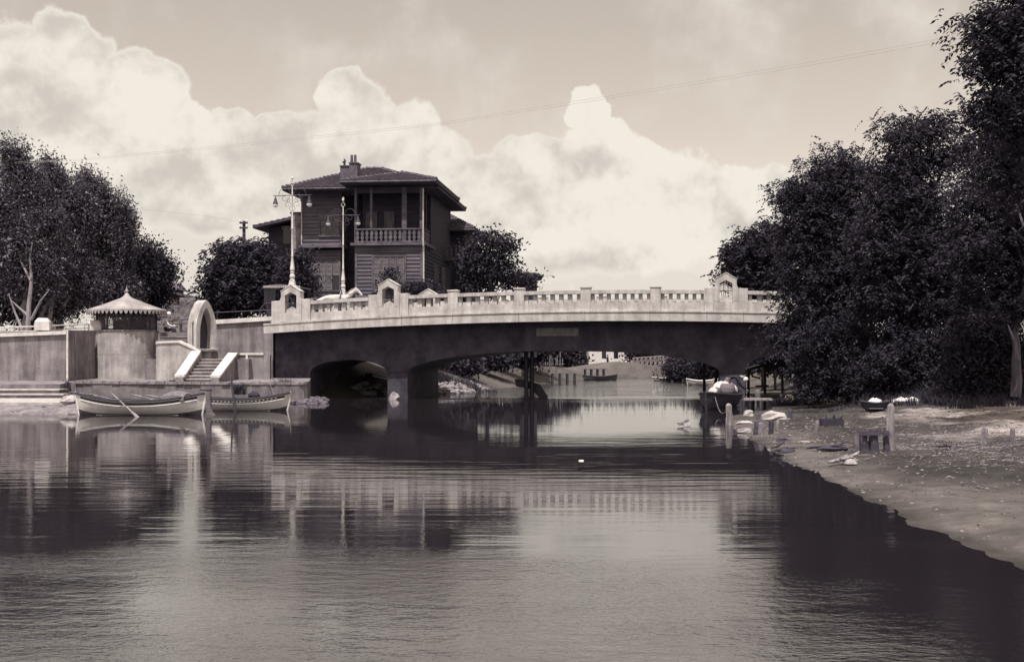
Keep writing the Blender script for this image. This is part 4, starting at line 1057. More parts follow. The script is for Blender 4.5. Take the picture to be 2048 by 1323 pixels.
for i, px in enumerate((1232,1262,1208)):
    x = wpt(px,196)[0]-r_.location.x; m = MB(); m.box(x-0.35,x+0.35,-0.03,-0.002,0.9,2.3); m.build('window', M['glass'], r_)
r_, hw_, zw_ = cottage(28,62,84,3.0,597,580,'pale cottage glimpsed between the trunks at far left','coping',5)
r_, hw_, zw_ = cottage(905,985,118,1.4,690,676,'pale shed wall on the left bank behind the bridge','plaster_pale',5)

# ------------------------------------------------------------------ trees and shrubs
def mesh_np(name, v, fa, m, parent=None, smooth=False):
    k = fa.shape[1]; me = bpy.data.meshes.new(name); me.vertices.add(len(v)); me.vertices.foreach_set('co', v.astype(np.float32).ravel())
    me.loops.add(fa.size); me.loops.foreach_set('vertex_index', fa.astype(np.int32).ravel())
    me.polygons.add(len(fa)); me.polygons.foreach_set('loop_start', np.arange(0, fa.size, k, dtype=np.int32)); me.update(); me.validate()
    me.materials.append(m); o = bpy.data.objects.new(name, me); col.objects.link(o); o.parent = parent; return o

def leaves(g, centres, n_per, sig, L, Wd, droop=0.0, up=0.3, lean=None, frond=0):
    """Leaf-sized rhombs scattered in clumps; frond>0 lays leaflets in pairs along drooping stalks."""
    c = np.repeat(centres, n_per, 0); n = len(c)
    p = c + g.normal(0, 1, (n,3))*np.asarray(sig)
    if frond:
        m = n//frond; base = p[:m]; a = g.uniform(0, 2*np.pi, m)
        dirn = np.stack([np.cos(a), np.sin(a), g.uniform(-0.9,0.35,m)-droop], 1); dirn /= np.linalg.norm(dirn,axis=1)[:,None]
        t = np.tile(np.arange(frond)//2, m)[:, None]/(frond/2)
        D_ = np.repeat(dirn, frond, 0); p = np.repeat(base, frond, 0) + D_*t*L*2.6 - np.array([0,0,1.0])*(t**2)*L*0.7
        side = np.cross(D_, [0,0,1.0]); side /= (np.linalg.norm(side,axis=1)[:,None]+1e-6)
        sg = np.tile(np.where(np.arange(frond) % 2 == 0, 1.0, -1.0), m)[:,None]
        ax = side*sg + D_*0.45 + g.normal(0,0.15,(m*frond,3)) - np.array([0,0,0.35]); n = m*frond
    else:
        ax = g.normal(0,1,(n,3)); ax[:,2] -= droop
    ax /= np.linalg.norm(ax,axis=1)[:,None]
    nn = g.normal(0,1,(n,3)); nn[:,2] += up; s = np.cross(ax, nn); s /= (np.linalg.norm(s,axis=1)[:,None]+1e-6)
    sc = g.uniform(0.65,1.3,(n,1))
    tip = p + ax*L*sc; mid = p + ax*L*0.45*sc
    v = np.stack([p, mid+s*Wd*0.5*sc, tip, mid-s*Wd*0.5*sc], 1).reshape(-1,3)
    return v, np.arange(n*4).reshape(-1,4)

def path_w(p): return 1.0 if len(p) > 3 else 0.6
def tree(name, label, cat, group, base_px, D, zb, blobs, mt, n_leaf, leaf=(0.16,0.08), clump=0.4, seed=0, trunk=0.16, bark='bark', droop=0.3, upright=False, frond=0, trunk_lean=None, per=40, limbs=10, shell=0.55, bare=()):
    x, y = wpt(base_px, D); root = empty(name, (x, y, zb)); tag(root, label, cat, group)
    g = np.random.default_rng(seed); k = D/F
    cs, rs = [], []
    for b in blobs:
        px, py, rx, ry = b[:4]; dd = b[4] if len(b) > 4 else 0.0
        p = P(px, py, D+dd); k2 = (D+dd)/F; cs.append((p.x-x, p.y-y, p.z-zb)); rs.append((rx*k2, 0.8*(rx*k2*0.6+ry*k2*0.4), ry*k2))
    cs, rs = np.array(cs), np.array(rs)
    wgt = (rs[:,0]*rs[:,2]); wgt = wgt/wgt.sum()
    ncl = max(6, n_leaf//per)
    bi = g.choice(len(cs), ncl, p=wgt); dv = g.normal(0,1,(ncl,3)); dv /= np.linalg.norm(dv,axis=1)[:,None]
    rad = shell + (1-shell)*g.random((ncl,1))**0.7; rad = np.where(g.random((ncl,1)) < 0.3, g.random((ncl,1)), rad)
    cc = cs[bi] + dv*rad*rs[bi]*g.uniform(0.85,1.12,(ncl,1))
    cc = cc[cc[:,2] > -0.1] if zb > 0 else cc
    if upright:      # flame shaped shoots rising from the crown, leaning with the wind
        ex = []
        for c_, r_ in zip(cs, rs):
            for q in range(7):
                a = g.uniform(0, 2*np.pi); b0 = c_ + np.array([np.cos(a)*r_[0]*g.uniform(0.3,0.95), np.sin(a)*r_[1]*0.7, r_[2]*g.uniform(0.1,0.55)])
                hh = g.uniform(0.5,1.15); nn_ = 7
                for t in range(nn_): ex.append(b0 + np.array([-0.25*hh*t/nn_ , 0, hh*t/nn_]) + g.normal(0,0.10*(1-t/nn_)+0.02,3))
        cc = np.concatenate([cc, np.array(ex)])
    sig = (clump*0.42, clump*0.42, clump*0.9) if upright else (clump, clump, clump*0.6)
    v, fa = leaves(g, cc, per, sig, leaf[0], leaf[1], droop, frond=frond)
    if upright: v[:,0] -= 0.0
    mesh_np('crown', v, fa, M[mt], root)
    # trunk and limbs
    top = cs[np.argmax(cs[:,2])]; low = cs.mean(0)
    rn = random.Random(seed); tb = MB()
    sx = trunk_lean if trunk_lean is not None else low[0]*0.55
    pts = [(0,0,-0.3),(sx*0.12,0,low[2]*0.25),(sx*0.45,low[1]*0.3,low[2]*0.55),(sx,low[1]*0.6,low[2]*0.95),(top[0]*0.8+sx*0.2,top[1]*0.8,max(top[2],low[2]*1.1))]
    dense = []
    for i_ in range(len(pts)-1):
        for t_ in range(4):
            q_ = Vector(pts[i_]).lerp(Vector(pts[i_+1]), t_/4); dense.append(q_+Vector((rn.uniform(-1,1), rn.uniform(-1,1), 0))*trunk*0.55)
    dense.append(Vector(pts[-1])); nd = len(dense)
    tb.tube(dense, [float(np.interp(i_/(nd-1),[0,0.25,0.5,0.75,1],[1.35,1,0.85,0.6,0.15]))*trunk*rn.uniform(0.88,1.15) for i_ in range(nd)], 9)
    tr = tb.build('trunk', M[bark], root, smooth=True)
    for path in bare:
        l = MB(); q = [P(a, b, D-1.1)-Vector((x, y, zb)) for a, b in path]; nq = len(q)
        l.tube(q, [0.13*(1-0.75*i/(nq-1))*path_w(path) for i in range(nq)], 7); l.build('limb', M[bark], tr, smooth=True)
    for i in range(min(limbs, len(cc))):
        q = cc[rn.randrange(len(cc))]; t = rn.uniform(0.35,0.95); a = Vector(pts[1]).lerp(Vector(pts[3]), t); b = Vector(q)
        md = a.lerp(b, 0.5) + Vector((0,0,rn.uniform(-0.1,0.25)*(b-a).length))
        l = MB(); l.tube([a, md, b], [trunk*0.38, trunk*0.26, trunk*0.08], 6); l.build('limb', M[bark], tr, smooth=True)
    return root

GL = 'trees on the terrace at left'
tree('poplar_tree', 'tall leaning tree with a pale bare trunk at the far left edge', 'tree', GL, 52, 61, 3.0,
     [(32,345,26,40),(66,400,34,50),(20,430,50,70),(75,470,60,70),(25,530,60,60),(95,540,50,55)], 'leaf_a', 48000, (0.19,0.065), 0.46, 1, 0.17, 'bark_pale', 0.2, True, limbs=16,
     bare=[[(56,662),(58,610),(63,560),(60,515),(66,480)],[(62,640),(82,600),(98,580)],[(55,630),(38,615),(22,600)],[(46,662),(30,625),(18,590)],[(61,560),(48,535),(40,520)]])
tree('poplar_tree', 'bushy grey green tree second from the left edge of the terrace', 'tree', GL, 118, 63, 3.0,
     [(112,375,22,32),(128,405,30,44),(140,440,48,60),(130,510,60,62),(160,565,58,45),(110,590,55,45)], 'leaf_a', 48000, (0.19,0.065), 0.46, 2, 0.15, 'bark_pale', 0.2, True, limbs=16,
     bare=[[(72,660),(90,615),(112,580),(124,560)],[(128,612),(134,600),(140,590)],[(106,590),(112,560),(128,540)],[(96,660),(104,600),(108,530),(112,500)]])
tree('poplar_tree', 'tall tree with several pointed tops behind the kiosk', 'tree', GL, 205, 65, 3.0,
     [(170,392,18,24),(200,415,22,32),(232,440,22,30),(254,465,16,28),(195,460,46,55),(235,490,36,48),(200,540,58,50),(225,585,58,42)], 'leaf_a', 48000, (0.19,0.065), 0.46, 3, 0.15, 'bark', 0.2, True)
tree('broadleaf_tree', 'darker rounded tree right of the kiosk roof, before the brick building', 'tree', GL, 280, 68, 3.0,
     [(290,510,26,28),(312,540,24,28),(280,560,52,40),(325,545,12,14),(265,600,50,36),(300,585,26,22)], 'leaf_b', 32000, (0.17,0.09), 0.45, 4, 0.14)
tree('poplar_tree', 'dense tree cut off by the left edge, lower than its neighbour', 'tree', GL, -40, 66, 3.0,
     [(-20,440,45,70),(-50,360,34,50),(-30,540,70,80),(20,600,60,40),(60,620,40,26)], 'leaf_c', 20000, (0.22,0.11), 0.5, 5, 0.16, 'bark_pale', 0.2, True)
GH = 'trees around the wooden house'
tree('broadleaf_tree', 'dark tree with feathery left branches between arched niche and house', 'tree', GH, 492, 66, 3.0,
     [(490,508,42,30),(455,500,16,14),(520,530,26,36),(450,545,26,24),(428,560,14,14),(480,560,50,40),(520,585,34,32),(470,600,44,22),(432,590,14,10)], 'leaf_b', 26000, (0.26,0.10), 0.4, 6, 0.14, frond=8)
tree('broadleaf_tree', 'dark bushy tree against the left corner of the house', 'tree', GH, 590, 73, 3.0,
     [(588,545,26,36),(606,575,22,24),(565,575,28,26),(600,520,14,20)], 'leaf_b', 6000, (0.22,0.11), 0.4, 7, 0.1)
tree('broadleaf_tree', 'loose open tree at the right side of the house', 'tree', GH, 975, 84, 2.6,
     [(975,480,26,22),(1008,490,22,22),(955,520,28,40),(995,535,38,32),(1030,555,24,20),(960,565,36,22),(1058,560,16,14)], 'leaf_c', 8000, (0.26,0.13), 0.42, 8, 0.13, limbs=16)
tree('garden_shrub', 'low rounded shrub in front of the house bay', 'shrub', 'garden shrubs', 838, 67, 3.2,
     [(838,578,34,13),(815,584,20,10),(862,582,18,10)], 'leaf_c', 3500, (0.16,0.09), 0.25, 9, 0.04)
tree('garden_shrub', 'slender shrub above the second bridge pylon from the left', 'shrub', 'garden shrubs', 782, 68, 3.2,
     [(782,552,12,12),(790,568,13,12),(772,570,10,10)], 'leaf_c', 1200, (0.16,0.09), 0.2, 10, 0.04)
GR = 'trees on the right bank'
tree('broadleaf_tree', 'dark rounded tree behind the right end of the bridge', 'tree', GR, 1535, 70, 1.5,
     [(1522,480,44,36),(1488,520,30,36),(1560,500,40,40),(1500,556,42,24),(1560,560,52,30),(1540,620,60,40),(1470,545,16,14)], 'leaf_b', 26000, (0.26,0.11), 0.45, 11, 0.18, frond=8)
tree('acacia_tree', 'dense dark tree overhanging the right end of the bridge parapet', 'tree', GR, 1665, 45, 0.9,
     [(1650,345,46,42),(1700,345,44,44),(1610,400,36,44),(1660,420,80,70),(1720,440,70,80),(1600,470,40,40),(1640,520,80,70),(1700,560,90,80),(1625,610,58,60),(1600,660,36,40),(1680,660,90,70),(1590,395,24,24)], 'leaf_b', 88000, (0.145,0.055), 0.42, 12, 0.2, frond=8, droop=0.4)
tree('acacia_tree', 'taller feathery tree with a see-through top left of the tallest tree', 'tree', GR, 1830, 41, 1.0,
     [(1822,262,42,34),(1796,262,22,16),(1875,245,34,26),(1905,290,26,50),(1840,330,50,36),(1790,345,44,40),(1820,410,80,60),(1770,480,70,70),(1850,500,80,80),(1790,580,80,70),(1870,600,80,70),(1915,480,40,60)], 'leaf_b', 88000, (0.145,0.055), 0.38, 13, 0.2, frond=8, droop=0.4, limbs=18)
tree('acacia_tree', 'tallest tree, reaching out of the picture at the right edge', 'tree', GR, 2035, 36, 1.0,
     [(1995,40,44,30,-8),(1985,105,34,36,-8),(2040,60,60,70,-8),(2060,170,70,80,-8),(2020,220,50,50,-8),(1975,205,24,22,-7),(2150,120,90,90,-9),(2160,300,90,90,-8),(1985,290,44,50,-3),(2040,320,70,80,-4),(1960,370,50,60),(2010,430,70,80),(1960,500,60,70),(2050,540,70,90),(1990,600,70,60),(1955,20,14,14,-8),(2080,-60,80,80,-8)], 'leaf_b', 92000, (0.145,0.055), 0.36, 14, 0.11, 'bark', frond=8, droop=0.4, trunk_lean=-0.5, limbs=18,
     bare=[[(2036,720),(2028,680),(2016,650)]])
GB = 'bushes at the back of the right bank'
tree('bush', 'dense dark bush hanging to the ground at the right bridge arch', 'bush', GB, 1650, 42.5, 0.8,
     [(1640,700,52,60),(1680,740,64,50),(1622,760,34,34),(1700,690,60,60),(1730,760,60,34)], 'leaf_b', 28000, (0.15,0.06), 0.32, 15, 0.08, frond=8, droop=0.5)
tree('bush', 'broad shaded bush under the middle of the right hand trees', 'bush', GB, 1820, 40.5, 0.9,
     [(1800,700,70,60),(1760,745,50,36),(1860,700,70,60),(1840,755,40,24)], 'leaf_b', 26000, (0.15,0.06), 0.32, 16, 0.08, frond=8, droop=0.5)
tree('bush', 'rough bush with paler leaves near the right edge', 'bush', GB, 1985, 37.5, 0.9,
     [(1960,690,60,60),(2020,720,60,50),(1930,755,44,34),(2000,775,70,24)], 'leaf_c', 24000, (0.15,0.06), 0.3, 17, 0.08, droop=0.3)
# far river bank: one tree or bush after another along the water behind the bridge
GF = 'trees and bushes on the far river bank'
far_spots = [
 ('dark bush on the left bank just behind the main arch pier', 915, 74, 1.2, [(905,745,26,26),(930,735,24,22),(890,730,22,24)], 'leaf_c'),
 ('dark tree on the left bank beside the paired piles', 985, 80, 1.6, [(980,720,34,26),(1010,735,20,18),(960,735,22,20)], 'leaf_b'),
 ('dark round tree on the left bank behind the stick fence', 1110, 120, 1.0, [(1120,705,28,22),(1140,718,18,16),(1100,700,20,16)], 'leaf_b'),
 ('dark tree behind the footbridge under the main arch', 1300, 185, 0.9, [(1300,700,36,22),(1335,712,30,18),(1275,704,12,14)], 'leaf_b'),
 ('low willow bush leaning over the water under the main arch', 1375, 98, 0.5, [(1375,742,36,22),(1352,748,20,14),(1405,735,24,24)], 'leaf_c'),
 ('dark tree over the water next to the right pier', 1440, 92, 0.9, [(1440,715,40,26),(1475,725,34,30),(1420,735,24,22)], 'leaf_b'),
 ('bush behind the timber frame under the right arch', 1570, 66, 1.4, [(1575,735,40,24),(1610,745,30,24),(1540,720,40,20)], 'leaf_c'),
 ('distant tree line bush behind the white building', 1185, 215, 1.0, [(1180,690,40,20),(1240,684,50,14)], 'leaf_b'),
 ('tall dark tree on the left bank behind the house garden', 1050, 96, 1.2, [(1050,705,30,24),(1030,690,26,20),(1075,695,22,18)], 'leaf_b'),
]
for i, (lab, px, D, zb, bl, mt) in enumerate(far_spots):
    tree('bank_bush' if 'bush' in lab else 'bank_tree', lab, 'bush' if 'bush' in lab else 'tree', GF, px, D, zb, bl, mt, 9000, (0.28,0.14) if D < 120 else (0.45,0.25), 0.4*D/80, 40+i, 0.1, limbs=5)

def far_wood():
    g = np.random.default_rng(91); n = 1500
    x = g.uniform(-300,300,n); y = 232+g.uniform(0,26,n); hgt = 3.2+2.2*(np.sin(x*0.09)+np.sin(x*0.23+1.3))*0.5
    c = np.stack([x, y, 0.9+hgt*g.random(n)],1); v, fa = leaves(g, c, 26, (1.3,1.3,0.7), 0.8, 0.5)
    tag(mesh_np('far_wood', v, fa, M['leaf_b']), 'low dark belt of far woodland along the horizon', 'woodland', kind='stuff')
far_wood()
def grass_tuft(label, px, D, zb, wpx, hpx, n, seed, m='grass'):
    x, y = wpt(px, D); k = D/F; g = np.random.default_rng(seed)
    if wpx > 40:
        nc = max(8, n//60); cx = g.uniform(-wpx*k,wpx*k,nc)*0.95; cy = g.uniform(-1.3,1.6,nc); ci = g.integers(0,nc,n)
        bx = np.stack([cx[ci]+g.normal(0,0.16,n), cy[ci]+g.normal(0,0.16,n), np.zeros(n)],1); hs = g.uniform(0.45,1.0,nc)[ci]
        bx[:,2] = ground_z(bx[:,0]+x, bx[:,1]+y) - zb - 0.05
    else:
        bx = np.stack([g.normal(0,wpx*k*0.45,n), g.normal(0,wpx*k*0.35,n), np.full(n,-0.1)],1); hs = 1.0
    h = g.uniform(0.4,1.0,n)*hpx*k*hs
    lean = g.normal(0,0.55,(n,2)); wd = 0.012
    a = g.uniform(0,np.pi,n); s = np.stack([np.cos(a),np.sin(a),a*0],1)*wd
    mid = bx + np.stack([lean[:,0]*h*0.3, lean[:,1]*h*0.3, h*0.6],1); tip = bx + np.stack([lean[:,0]*h, lean[:,1]*h, h],1)
    v = np.stack([bx-s, bx+s, mid+s*0.7, mid-s*0.7, tip, tip+s*0.1],1).reshape(-1,3)
    i = np.arange(n)*6; fa = np.concatenate([np.stack([i,i+1,i+2,i+3],1), np.stack([i+3,i+2,i+5,i+4],1)])
    o = mesh_np('grass_clump', v, fa, M[m]); o.location = (x, y, zb); tag(o, label, 'grass', kind='stuff'); return o
grass_tuft('tall dry grass on the bank before the right hand bushes', 1850, 38.5, 0.85, 120, 36, 3000, 1)
grass_tuft('dark rank grass under the tallest tree at right', 1985, 36.5, 0.8, 120, 34, 2000, 2)
grass_tuft('short grass fringe along the back of the sand', 1720, 39.0, 0.7, 140, 14, 1800, 3)
grass_tuft('tall grass on the bank beside the right bridge arch', 1560, 47, 0.5, 70, 30, 1500, 4)
grass_tuft('weeds on the left bank slope behind the bridge', 945, 68, 0.9, 120, 34, 2600, 5)

# ------------------------------------------------------------------ boats
def boat_shape(L_, B, zmid, zbow, zstern, draft=0.12, full=0.62, stem=0.10):
    """Returns sections (outer and inner) of a double ended rowing boat; x runs from -L/2 to L/2."""
    n, k = 26, 9; out, inn = [], []
    for i in range(n+1):
        t = i/n; x = -L_/2 + L_*t; s = max(0.0, math.sin(math.pi*t))**full
        b = B/2*s + 0.012; e = 2*t-1
        zs = zmid + ((zbow if e > 0 else zstern)-zmid)*abs(e)**2.2
        zk = -draft + (draft+0.02)*abs(e)**6
        so, si = [], []
        for j in range(k):
            q = j/(k-1); yy = b*math.sin(q*math.pi/2)**0.95; zz = zk + (zs-zk)*q**1.35
            sh = stem*abs(e)**8*(zz-zk)/(zs-zk)*(1 if e > 0 else -1)
            so.append((x+sh, yy, zz)); f = max(0.0, b-0.035)/b
            si.append((x+sh*0.6-e*0.03, yy*f, zk+0.04+(zz-zk)*(zs-zk-0.04)/(zs-zk)))
        out.append(so); inn.append(si)
    return out, inn
def loft(sec, both=True, flip=False):
    mb = MB(); n, k = len(sec), len(sec[0])
    for sgn in (1, -1):
        vs = [(x, sgn*y, z) for s in sec for (x, y, z) in s]
        fs = [(i*k+j, (i+1)*k+j, (i+1)*k+j+1, i*k+j+1) for i in range(n-1) for j in range(k-1)]
        if (sgn == 1) != flip: fs = [f[::-1] for f in fs]
        mb.add(vs, fs)
    return mb
def boat(name, label, px, D, rz, L_, B, zmid, zbow, zstern, hullm, stripe, thwarts, rudder=False, group=None, dashes=False, inner='wood_mid', flipz=0.0):
    x, y = wpt(px, D); r = empty(name, (x, y, 0.0), rz); tag(r, label, 'boat', group)
    out, inn = boat_shape(L_, B, zmid, zbow, zstern)
    cut = 3
    hull = loft([q_[cut:] for q_ in out]).build('hull', M[hullm], r, smooth=True)
    loft([q_[:cut+1] for q_ in out]).build('hull_bottom', M['hull_shade'] if hullm == 'hull' else M[hullm], r, smooth=True)
    loft(inn, flip=True).build('inner_planking', M[inner], r, smooth=True)
    for sgn, nm in ((1,'gunwale'),(-1,'gunwale')):
        g = MB(); a = [(s[-1][0], sgn*(s[-1][1]+0.012), s[-1][2]+0.012) for s in out]; g.tube(a, 0.032, 6); gw = g.build(nm, M[stripe], r, smooth=True)
        g = MB()
        def at(s, dz):
            pts = s; zt = s[-1][2]-dz
            for p, q in zip(pts, pts[1:]):
                if p[2] <= zt <= q[2] or q is pts[-1]:
                    t = (zt-p[2])/max(1e-6, q[2]-p[2]); return (p[0]+(q[0]-p[0])*t, sgn*(p[1]+(q[1]-p[1])*t+0.008), zt)
        top = [at(s, 0.05) for s in out[1:-1]]; bot = [at(s, 0.13) for s in out[1:-1]]
        vs = top+bot; n = len(top); g.add(vs, [((i,i+1,n+i+1,n+i) if sgn < 0 else (i,n+i,n+i+1,i+1)) for i in range(n-1)]); g.build('sheer_stripe', M[stripe], r)
        g = MB(); g.tube([at(s, 0.17) for s in out[1:-1]], 0.012, 5); g.build('rubbing_strip', M[hullm if not dashes else 'white'], r)
        if dashes and sgn < 0:
            for i in range(2, n-2, 1):
                d = MB(); p, q = top[i], bot[i]; d.box(p[0]-0.035, p[0]+0.035, min(p[1],q[1])-0.006, max(p[1],q[1])-0.002, q[2]+0.03, p[2]-0.03); d.build('stripe_dash', M['white'], r)
    for sgn, e in ((-1, out[0]), (1, out[-1])):
        st = MB(); xx = e[-1][0]; st.tube([(e[0][0],0,e[0][2]-0.02),((e[0][0]+xx)/2+sgn*0.02,0,(e[0][2]+e[-1][2])/2),(xx+sgn*0.01,0,e[-1][2]+0.06)], [0.03,0.03,0.026], 6); st.build('stem_post', M[hullm], r)
    for t in thwarts:
        i = int(t*26); s = inn[i]; zt = s[-1][2]-0.13; b = s[-1][1]*0.96
        w_ = MB(); w_.box(s[-1][0]-0.11, s[-1][0]+0.11, -b, b, zt, zt+0.03); w_.build('thwart', M['wood_pale'], r)
    fl = MB()
    for k in range(-2, 3):
        fl.box(-L_*0.33, L_*0.33, k*0.13-0.055, k*0.13+0.055, 0.0, 0.02)
    fl.build('floor_boards', M['wood_mid'], r)
    if rudder:
        xx = out[-1][-1][0]; zt = out[-1][-1][2]
        q = MB(); poly = [(xx+0.02,-0.06),(xx+0.40,-0.06),(xx+0.26,0.06),(xx+0.17,0.25),(xx+0.13,zt-0.02),(xx+0.20,zt+0.08),(xx-0.02,zt+0.08),(xx+0.04,zt-0.05)]
        q.prism([(a,-0.02,b) for a,b in poly], [(a,0.02,b) for a,b in poly]); rd = q.build('rudder', M['wood_mid'], r)
        q = MB(); q.box(xx-0.18, xx+0.22, -0.03, 0.03, zt+0.083, zt+0.12); q.build('tiller', M['hull_dark'], rd)
    return r
GB_ = 'rowing boats moored at the quay'
boat('rowing_boat', 'white double ended rowing boat with dark gunwale and rudder at the quay', 281, 40.0, R(-3), 4.06, 1.2, 0.46, 0.70, 0.70, 'hull', 'hull_dark', (0.28,0.5,0.7), True, GB_)
boat('rowing_boat', 'white rowing boat with dashed dark stripe, moored behind the rudder of another', 478, 43.2, R(4), 3.35, 1.15, 0.42, 0.62, 0.5, 'hull', 'hull_dark', (0.3,0.55,0.78), False, GB_, True)

def oar(label, a, b, m='wood_pale'):
    a, b = Vector(a), Vector(b); d = (b-a); L_ = d.length; d.normalize()
    o = MB(); o.tube([(0,0,0),(0,0,L_*0.12),(0,0,L_*0.14),(0,0,L_*0.72)], [0.018,0.018,0.028,0.022], 8)
    s0, s1 = L_*0.72, L_
    pts = [(-0.02,s0),(-0.055,s0+0.18),(-0.065,s1-0.06),(-0.04,s1),(0.04,s1),(0.065,s1-0.06),(0.055,s0+0.18),(0.02,s0)]
    o.prism([(x,-0.010,z) for x,z in pts], [(x,0.010,z) for x,z in pts])
    ob = o.build('oar', M[m], None, smooth=True); ob.location = a; ob.rotation_euler = d.to_track_quat('Z','Y').to_euler(); tag(ob, label, 'oar', 'oars of the rowing boats'); return ob
oar('pale oar slanting over the side of the white boat into the water', P(222,785,39.85), P(279,837,38.5))
oar('pale oar lying across the middle of the white boat', P(262,788,40.3), P(312,800,39.75))
oar('pale oar laid along the stern thwarts of the white boat', P(290,789.5,40.3), P(352,800,39.8))
oar('thin oar lying in the left end of the white boat', P(172,787,40.3), P(236,800,39.75))
oar('boat hook sticking out past the left tip of the white boat', P(138,783.5,40.1), P(185,789,40.1), 'wood_mid')
def heap(name, label, cat, px, D, z, r, m, seed, n=1, group=None, rz=0.0):
    x, y = wpt(px, D); rn = random.Random(seed); mb = MB(); mb.blob((0,0,0), r, seed, 12, 8, 0.14, -0.6)
    for i in range(n): mb.blob((rn.uniform(-.5,.5)*r[0], rn.uniform(-.5,.5)*r[1], r[2]*rn.uniform(-0.1,0.3)), (r[0]*.5,r[1]*.5,r[2]*.6), seed+i+1, 9, 6, 0.2, -0.6)
    o = mb.build(name, M[m], None, smooth=True); o.location = (x, y, z); o.rotation_euler.z = rz; return tag(o, label, cat, group)
# ribbed tarpaulin bundle in the stern of the white boat
def tarp():
    x, y = wpt(359, 40.0); mb = MB(); n = 18; prof = [(0.0,0.0),(0.02,0.17),(0.10,0.26),(0.3,0.30),(0.55,0.27),(0.74,0.14),(0.80,0.0)]
    vs = []; k = len(prof)
    for i in range(n+1):
        yy = -0.38+0.76*i/n; q = (1+0.06*(i % 2))*(0.75+0.25*math.sin(math.pi*i/n))
        vs += [(a-0.42, yy, b*q) for a, b in prof]
    fs = [(i*k+j, i*k+j+1, (i+1)*k+j+1, (i+1)*k+j) for i in range(n) for j in range(k-1)] + [tuple(range(k)), tuple(range(n*k, n*k+k))[::-1]]
    mb.add(vs, fs); o = mb.build('tarpaulin', M['grey_cloth']); o.location = (x, y, 0.47); o.rotation_euler.z = R(75); tag(o, 'ribbed grey tarpaulin bundled in the stern of the white boat', 'tarpaulin')
tarp()
heap('net_bundle', 'dark heap of nets in the boat with the dashed stripe', 'net', 508, 43.2, 0.50, (0.20,0.2,0.16), 'dark_cloth', 4, 9)
def pole(name, label, a, b, r0=0.035, m='wood_dark', cat='pole', group=None, r1=None):
    a, b = Vector(a), Vector(b); mb = MB(); d = b-a; rn = random.Random(int(abs(a.x*100)+abs(a.y*37)))
    pts = [d*(i/6)+Vector((rn.uniform(-1,1),rn.uniform(-1,1),0))*r0*0.10 for i in range(7)]
    pts.append(pts[-1]+Vector((r0*0.15,0,r0*0.5))); rr_ = [(r0+((r1 or r0*0.8)-r0)*i/6)*rn.uniform(0.9,1.08) for i in range(7)]; rr_.append(rr_[-1]*0.45)
    mb.tube(pts, rr_, 7); o = mb.build(name, M[m], None, smooth=True); o.location = a; return tag(o, label, cat, group)
GP = 'mooring poles beside the boats'
pole('mooring_pole', 'thin mooring pole standing between the two white boats', P(423,834,41.0), P(421.5,776,41.0), 0.022, group=GP)
pole('mooring_pole', 'leaning mooring pole in front of the dashed stripe boat', P(471,828,42.3), P(462,749,42.3), 0.05, group=GP, r1=0.03)
pole('mooring_pole', 'short thick pile against the left corner of the quay', P(130,792,50.5), P(134,764,50.5), 0.10, group=GP)
# small boat under the left arch
boat('moored_boat', 'dark boat with white rim half hidden behind the left bridge pier', 762, 63.5, R(78), 4.2, 1.4, 0.85, 1.2, 1.1, 'hull_dark', 'white', (0.4,))
m_ = MB(); x_, y_ = wpt(752, 66); m_.prism([(-1.1,-.6,1.25),(1.1,-.6,1.2),(1.0,.8,1.3),(-1.0,.8,1.35)], [(-1.1,-.6,1.33),(1.1,-.6,1.28),(1.0,.8,1.38),(-1.0,.8,1.43)])
for a, b in ((-1,-.5),(1,-.5),(.9,.7),(-.9,.7)): m_.tube([(a,b,-0.5),(a,b,1.3)], 0.04, 6)
o_ = m_.build('boat_awning', M['sack']); o_.location = (x_, y_, 0); tag(o_, 'pale cloth awning on poles glimpsed through the left arch', 'awning')
# dark barge on the right with its load
boat('cargo_boat', 'dark tarred boat moored bow on, loaded with white sacks', 1443, 45.4, R(66), 4.2, 1.3, 0.50, 0.60, 0.62, 'wood_dark', 'hull_dark', (0.2,0.75))
GS = 'white sacks in the dark boat'
for i, (px, D, z, r, lab) in enumerate(((1426,44.3,0.62,(0.18,0.26,0.17),'small white sack in the bow of the dark boat'),(1446,45.2,0.72,(0.32,0.4,0.26),'large white sack at the middle of the dark boat'),(1462,45.6,0.66,(0.24,0.32,0.22),'white sack leaning right in the dark boat'))):
    heap('sack', lab, 'sack', px, D, z, r, 'sack', 20+i, 2, GS)
b_ = MB(); b_.lathe([(0.18,0),(0.27,0.08),(0.30,0.22),(0.26,0.40),(0.22,0.46)], n=14); o_ = b_.build('basket', M['wood_mid'], None, smooth=True); o_.location = P(1455,792,44.7); tag(o_, 'round wicker basket standing before the sacks in the dark boat', 'basket')

